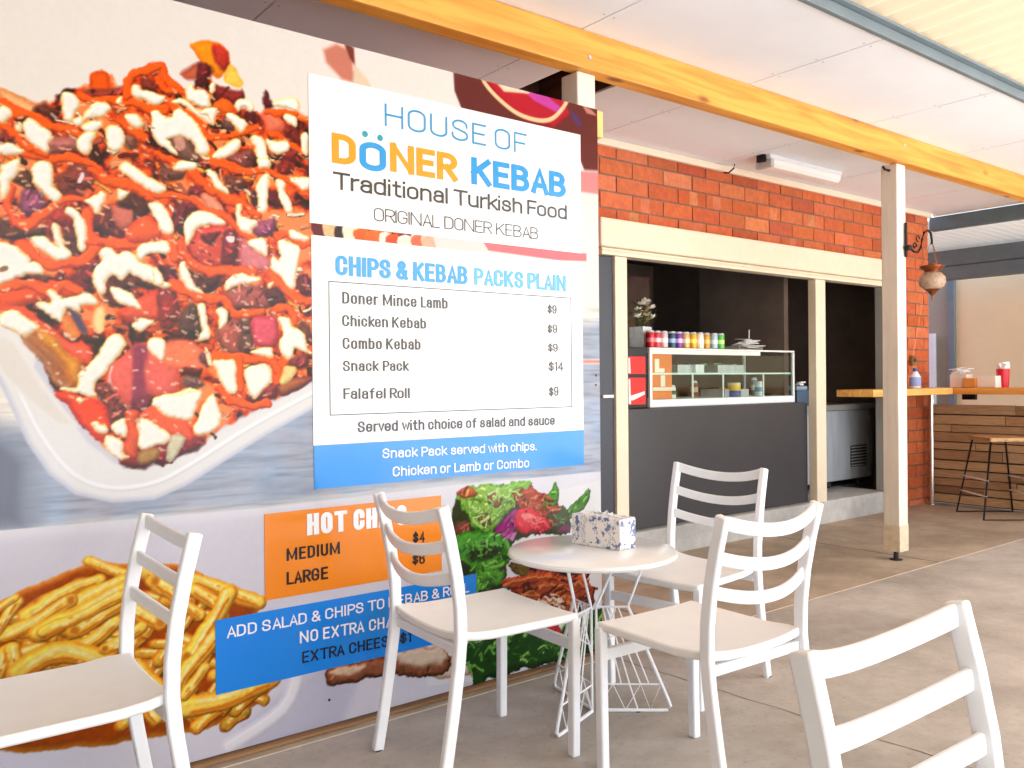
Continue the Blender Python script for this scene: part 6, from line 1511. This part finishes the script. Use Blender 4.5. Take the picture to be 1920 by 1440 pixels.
for (x, c1, c2), lb in zip(cans, cl):
    t = thing('drink_can', lb+' on the display case', 'drink can', (x, 4.2+random.uniform(-.008, .008), 1.4262), random.uniform(0, 6), 'drink cans on the display case')
    mb = MB(); mb.lathe((0, 0, 0), [(.026, 0), (.033, .006), (.033, .04), (.033, .07), (.033, .108), (.028, .118)], 20, cols=[c1, c1, c2, c1, (200, 200, 204)]); mb.build('can_body', M['gloss'], t, True)
    MB().lathe((0, 0, .1182), [(.027, 0), (.027, .003), (.024, .003)], 20).build('can_lid', M['stainless'], t)

# flower vase in a printed cube pot
vs_ = thing('flower_pot', 'white square pot of cream flowers and green leaves at the left of the case', 'flower pot', (4.56, 4.32, 1.4265), R(12))
MB().prism([(-.06, -.06), (.06, -.06), (.06, .06), (-.06, .06)], 0, .155).build('pot', pbr('glazed_pot', (236, 242, 242), .3, var=(30, .2)), vs_, bevel=.006)
mb = MB()
for i in range(90):
    a = random.uniform(0, 6.28); r = random.uniform(0, .16); z = .17+random.uniform(0, .2)*(1-r/.24)
    col = random.choice([(70, 100, 40), (96, 120, 50), (60, 80, 36), (150, 110, 40), (120, 70, 30)])
    p = Vector((r*math.cos(a), r*math.sin(a), z)); d = Vector((math.cos(a)*.6, math.sin(a)*.6, random.uniform(-.2, .9))).normalized(); s_ = d.cross(Vector((0, 0, 1))).normalized()*.012; L_ = random.uniform(.03, .06)
    mb.add([p-d*.01, p+d*L_*.5+s_, p+d*L_, p+d*L_*.5-s_], [(0, 1, 2, 3)], col)
for i in range(14): mb.tube([(random.uniform(-.03, .03), random.uniform(-.03, .03), .16), (random.uniform(-.07, .07), random.uniform(-.07, .07), .24)], .002, 5, (70, 90, 40))
mb.build('foliage', M['matte'], vs_)
mb = MB()
for (x, y, z) in ((-.075, -.03, .27), (-.05, -.05, .31), (.08, -.04, .29), (.06, .0, .33), (-.02, -.07, .23), (.13, -.02, .22), (.0, -.05, .33), (-.085, -.03, .22)):
    for k in range(9):
        a = k*.7+random.random(); e = random.uniform(-.2, .9); d = Vector((math.cos(a)*math.cos(e), math.sin(a)*math.cos(e), math.sin(e))); p = Vector((x, y, z)); s_ = d.cross(Vector((.1, .2, 1))).normalized()*.014
        mb.add([p, p+d*.024+s_, p+d*.046, p+d*.024-s_], [(0, 1, 2, 3)], random.choice([(244, 238, 226), (236, 226, 204), (250, 246, 240)]))
mb.build('blossoms', M['matte'], vs_)

# paper tray and napkins on the right of the case
np_ = thing('napkin_tray', 'shallow tray with crumpled white napkins on top of the display case', 'napkins', (5.74, 4.3, 1.426))
MB().box(-.17, -.08, 0, .13, .08, .008).box(-.17, -.08, .008, -.165, .08, .035).box(.125, -.08, .008, .13, .08, .035).box(-.17, .075, .008, .13, .08, .035).build('tray', pbr('clear_tray', (190, 186, 176), .3), np_)
mb = MB()
for i in range(12): mb.obox((random.uniform(-.03, .1), random.uniform(-.05, .05), .02+.007*i*random.uniform(.5, 1)), random.uniform(.1, .16), random.uniform(.07, .1), .004, random.uniform(-.5, .5), (244, 240, 236), (Matrix.Rotation(random.uniform(-.5, .5), 3, 'Z')@Matrix.Rotation(random.uniform(-.25, .25), 3, 'X')))
mb.build('napkins', M['matte'], np_)
MB().tube([(.06, 0, .04), (.062, .0, .17)], .004, 8).build('straw', M['white'], np_)
tag(MB().lathe((5.24, 4.7, 1.0035), [(.05, 0), (.05, .01), (.014, .012), (.014, .54), (.024, .545), (.024, .57), (.01, .58)], 16).build('steel_stand', M['chrome'], None, True), 'upright chrome rod with a round cap behind the drink cans', 'stand')

# stainless under-counter fridge seen in the right bay
fr = thing('steel_fridge', 'stainless steel fridge with a dark vent in the right bay of the opening', 'fridge', (7.0, 4.5, .186))
on(MB().box(6.46, 4.36, .26, 7.72, 4.95, .90).build('body', M['stainless'], bevel=.006), fr)
on(MB().box(6.44, 4.34, .905, 7.82, 4.97, .955).build('bench_top', pbr('steel_top', (214, 216, 214), .3, metal=.6), bevel=.004), fr)
mb = MB().box(7.39, 4.352, .37, 7.66, 4.3595, .57)
on(mb.build('vent', pbr('vent_dark', (50, 44, 42), .6)), fr)
mb = MB()
for i in range(7): mb.box(7.395, 4.343, .378+.028*i, 7.655, 4.3515, .390+.028*i)
on(mb.build('vent_slats', M['stainless']), fr)
on(MB().box(7.74, 4.36, .26, 7.80, 4.95, .90).build('side_post', pbr('fridge_side', (120, 118, 114), .5), bevel=.003), fr)
for x, y in ((6.55, 4.45), (7.15, 4.45), (7.66, 4.45), (7.15, 4.85)): on(MB().lathe((x, y, .187), [(.025, 0), (.03, .02), (.03, .05), (.012, .052), (.012, .072)], 14).build('castor', M['rubber']), fr)
nd = thing('wipe_dispenser', 'grey blue box with a white tissue on the steel fridge', 'dispenser', (6.68, 4.45, .956))
MB().box(-.09, -.07, 0, .09, .07, .14).build('box', pbr('slate_blue', (96, 120, 150), .35, metal=.3), nd, bevel=.008)
MB().box(-.08, -.06, .1405, .08, .06, .175).build('lid', pbr('pale_blue', (160, 186, 206), .4), nd, bevel=.01)
mb = MB(); [mb.obox((.04+.01*i, 0, .185+.008*i), .06, .05, .01, i*.4, (246, 246, 246)) for i in range(4)]; mb.build('tissue', M['matte'], nd)

# ================================================================== CEILING LIGHT AND SMALL FIXTURES
lt = thing('batten_light', 'unlit white fluorescent batten light on the ceiling above the brickwork', 'ceiling light', (5.56, 3.66, CZ))
MB().box(-.45, -.065, -.03, .45, .065, -.001).build('body', M['white'], lt, bevel=.004)
on(MB().sweep([(5.155, 3.66, CZ-.0305), (6.0, 3.66, CZ-.0305)], [(.0, -.06), (-.03, -.058), (-.05, -.04), (-.055, 0), (-.05, .04), (-.03, .058), (.0, .06)], (0, 0, 1)).build('diffuser', M['diffuser'], None, True), lt)
MB().box(-.445, -.066, -.088, -.407, .066, -.031).build('end_cap', pbr('grey_cap', (190, 188, 182), .5), lt, bevel=.006)
MB().box(-.48, -.03, -.05, -.452, .03, -.002).build('cable_gland', M['iron'], lt)
tag(MB().tube([(5.08, 3.97, 2.70), (5.08, 3.93, 2.69), (5.10, 3.90, 2.72), (5.11, 3.90, 2.75)], .006, 8).build('wall_hook', M['iron']), 'small dark hook on the top edge of the brickwork', 'hook')
tag(MB().tube([(5.41, 2.90, 2.55), (5.35, 2.90, 2.55), (5.33, 2.90, 2.565)], .008, 8).build('post_bolt', M['iron']), 'dark bolt sticking out of the top of the standing post', 'bolt')
sk = thing('wall_socket', 'small brown box fixed to the brick pier', 'socket', (7.86, 4.0, 1.345))
on(MB().box(7.82, 3.982, 1.31, 7.895, 4.016, 1.40).build('plate', pbr('brown_plate', (128, 92, 52), .5), bevel=.005), sk)
on(MB().box(7.84, 3.972, 1.34, 7.875, 3.9815, 1.375).build('switch', pbr('dark_switch', (84, 58, 36), .5), bevel=.003), sk)

# hanging mosaic lantern on a scrolled bracket
lp = thing('lamp_bracket', 'dark wrought iron scroll bracket screwed to the standing post', 'bracket', (5.52, 2.845, 2.12))
def L(x, z): return (x, 2.838, z)
on(MB().bar([L(5.499, 1.985), L(5.499, 2.21)], .022, .010, (1, 0, 0)).build('back_plate', M['iron'], bevel=.003), lp)
on(MB().lathe((0, 0, 0), [(.0, -.018), (.022, -.012), (.026, 0), (.022, .012), (.0, .018)], 16).build('boss', M['iron'], None, True), lp).location = (5.499, 2.826, 2.045)
pth = [L(5.50, 2.045), L(5.56, 2.045), L(5.60, 2.03), L(5.65, 2.03), L(5.69, 2.06), L(5.71, 2.12), L(5.74, 2.17), L(5.79, 2.19), L(5.83, 2.175), L(5.845, 2.13), L(5.845, 2.10)]
on(MB().tube(pth, .008, 8).build('arm', M['iron'], None, True), lp)
on(MB().tube([(5.61+.028*math.cos(t_*.5)*(1-t_*.06), 2.838, 2.065+.028*math.sin(t_*.5)*(1-t_*.06)) for t_ in range(14)], .005, 6).tube([(5.655+.02*math.cos(t_*.5), 2.838, 2.12+.02*math.sin(t_*.5)) for t_ in range(11)], .004, 6).build('scroll', M['iron'], None, True), lp)
ln = thing('mosaic_lantern', 'round white mosaic lantern with copper cap hanging from the iron bracket', 'lantern', (5.845, 2.838, 1.72))
MB().lathe((0, 0, 0), [(.004, .0), (.006, .03), (.02, .045), (.03, .06), (.05, .075)], 24).build('finial', M['copper'], ln, True)
MB().lathe((0, 0, .076), [(.05, 0), (.075, .02), (.086, .05), (.082, .08), (.06, .105), (.045, .115)], 28).build('globe', M['mosaic'], ln, True)
MB().lathe((0, 0, .192), [(.045, 0), (.05, .012), (.075, .028), (.08, .04), (.03, .045), (.02, .06)], 28).build('cap', M['copper'], ln, True)
mb = MB()
for a in (0, 2.1, 4.2): mb.tube([(.07*math.cos(a), .07*math.sin(a), .232), (.008*math.cos(a), .008*math.sin(a), .385)], .002, 5)
mb.build('chain', M['copper'], ln)

# ================================================================== BAR
bar = thing('timber_bar', 'L shaped pine topped bar clad in brown horizontal pallet boards', 'bar', (8.1, 3.4, 0))
on(MB().box(6.57, 3.67, 1.042, 7.93, 3.998, 1.10).build('wall_shelf', timber('lit_shelf_pine', (240, 186, 104), (222, 150, 66), 0, .42, knots=False), bevel=.005), bar)  # paler pine: light on the shelf's front face painted into its colour
on(MB().box(7.935, -.6, 1.042, 8.34, 4.0, 1.10).build('bar_top', M['bartop'], bevel=.005), bar)
mb = MB(); z = .03; k = 0
while z < .90:
    h = random.uniform(.07, .10); y = -.6+random.uniform(-.6, 0)
    while y < 3.97:
        l_ = random.uniform(.5, 1.3); y0, y1 = max(-.6, y), min(3.97, y+l_)
        if y1-y0 > .02:
            b = random.choice([(176, 136, 96), (164, 124, 88), (148, 110, 78), (186, 148, 106), (168, 130, 94), (140, 102, 72), (176, 140, 104)])
            mb.box(8.125+random.uniform(0, .024), y0+.004, z, 8.16, y1-.002, min(z+h-random.uniform(.006, .014), .985), b)
        y += l_
    z += h
on(mb.build('board_cladding', M['plank'], bevel=.003), bar)
on(MB().box(8.161, -.6, .02, 8.24, 3.97, .92).build('frame', pbr('dark_stud', (54, 40, 30), .8)), bar)
for y in (3.55, 2.4, 1.2): on(MB().box(8.10, y, .99, 8.14, y+.12, 1.04).build('bracket', M['iron'], bevel=.003), bar)
on(MB().lathe((8.06, 3.93, 0), [(.04, 0), (.04, .008), (.022, .01), (.022, 1.041)], 20).build('chrome_leg', M['chrome'], None, True), bar)

# stools: square iron frame with a timber seat
def make_stool(x, y, rz, label):
    t = thing('bar_stool', label, 'stool', (x, y, 0), rz, 'iron bar stools at the bar')
    MB().box(-.19, -.16, .652, .19, .16, .685).build('seat', M['stoolwood'], t, bevel=.006)
    mb = MB()
    for sx in (-1, 1):
        MB().tube([(sx*.16, -.14, .65), (sx*.24, -.24, .01), (sx*.24, .24, .01), (sx*.16, .14, .65)], .009, 8).build('leg_loop', M['iron'], t, True)
    for z, k in ((.2, .222), (.33, .205)):
        f = 1-z/.65; yy = .14+.1*f
        MB().tube([(-k, -yy, z), (k, -yy, z)], .007, 8).build('foot_rail', M['rail'], t, True); MB().tube([(-k, yy, z), (k, yy, z)], .007, 8).build('foot_rail', M['rail'], t, True)
    return t
st = make_stool(7.80, 3.235, R(49), 'iron bar stool with a pale timber seat, nearest the brick pier')
dup(st, (7.85, 2.3, 0), R(40), 'iron bar stool farther right along the bar, mostly cut off by the right edge')

# things on the bar
tag(MB().lathe((7.62, 3.86, 1.1005), [(.045, 0), (.05, .02), (.05, .10), (.03, .13), (.02, .15), (.02, .18)], 20, cols=[(238, 240, 244), (150, 170, 220), (244, 244, 248), (240, 240, 244), (70, 90, 170)]).build('sauce_bottle', M['plain'], None, True), 'white squeeze bottle with a blue cap on the shelf beside the standing post', 'bottle')
def carton(name, x, y, w_, d_, h, col, label, cat, napkin=False):
    t = thing(name, label, cat, (x, y, 1.1005), R(random.uniform(-8, 8)))
    MB().box(-d_/2, -w_/2, 0, d_/2, w_/2, h, col).build('holder', M['matte'], t, bevel=.004)
    if napkin:
        mb = MB()
        for i in range(9): mb.obox((random.uniform(-.02, .02), random.uniform(-w_*.3, w_*.3), h+.006+.006*i), .09, w_*.5, .006, random.uniform(-.6, .6), (248, 246, 244), Matrix.Rotation(random.uniform(-.4, .4), 3, 'X'))
        mb.build('napkins', M['matte'], t)
    return t
carton('napkin_holder', 8.07, 3.66, .16, .1, .12, (240, 230, 220), 'pale napkin holder heaped with white napkins at the corner of the bar', 'napkin holder', True)
carton('condiment_box', 8.02, 3.555, .10, .09, .085, (206, 128, 56), 'small orange brown box on the bar between the napkin holder and white carton', 'box')
carton('white_carton', 8.08, 3.42, .17, .1, .105, (244, 232, 222), 'long white carton on the bar in front of the red cup', 'carton')
rc = thing('red_cup', 'tall red tumbler with white napkins sticking out of it on the bar', 'cup', (8.15, 3.335, 1.1005))
MB().lathe((0, 0, 0), [(.046, 0), (.056, .165), (.052, .165), (.043, .01)], 24).build('tumbler', pbr('red_plastic', (214, 22, 44), .35), rc, True)
mb = MB()
for i in range(8): mb.obox((random.uniform(-.02, .02), random.uniform(-.02, .02), .17+.01*random.random()*3), .05, .06, .05, random.uniform(0, 3), (250, 248, 246), Matrix.Rotation(random.uniform(-.6, .6), 3, 'X')@Matrix.Rotation(random.uniform(0, 3), 3, 'Z'))
mb.build('napkins', M['matte'], rc)
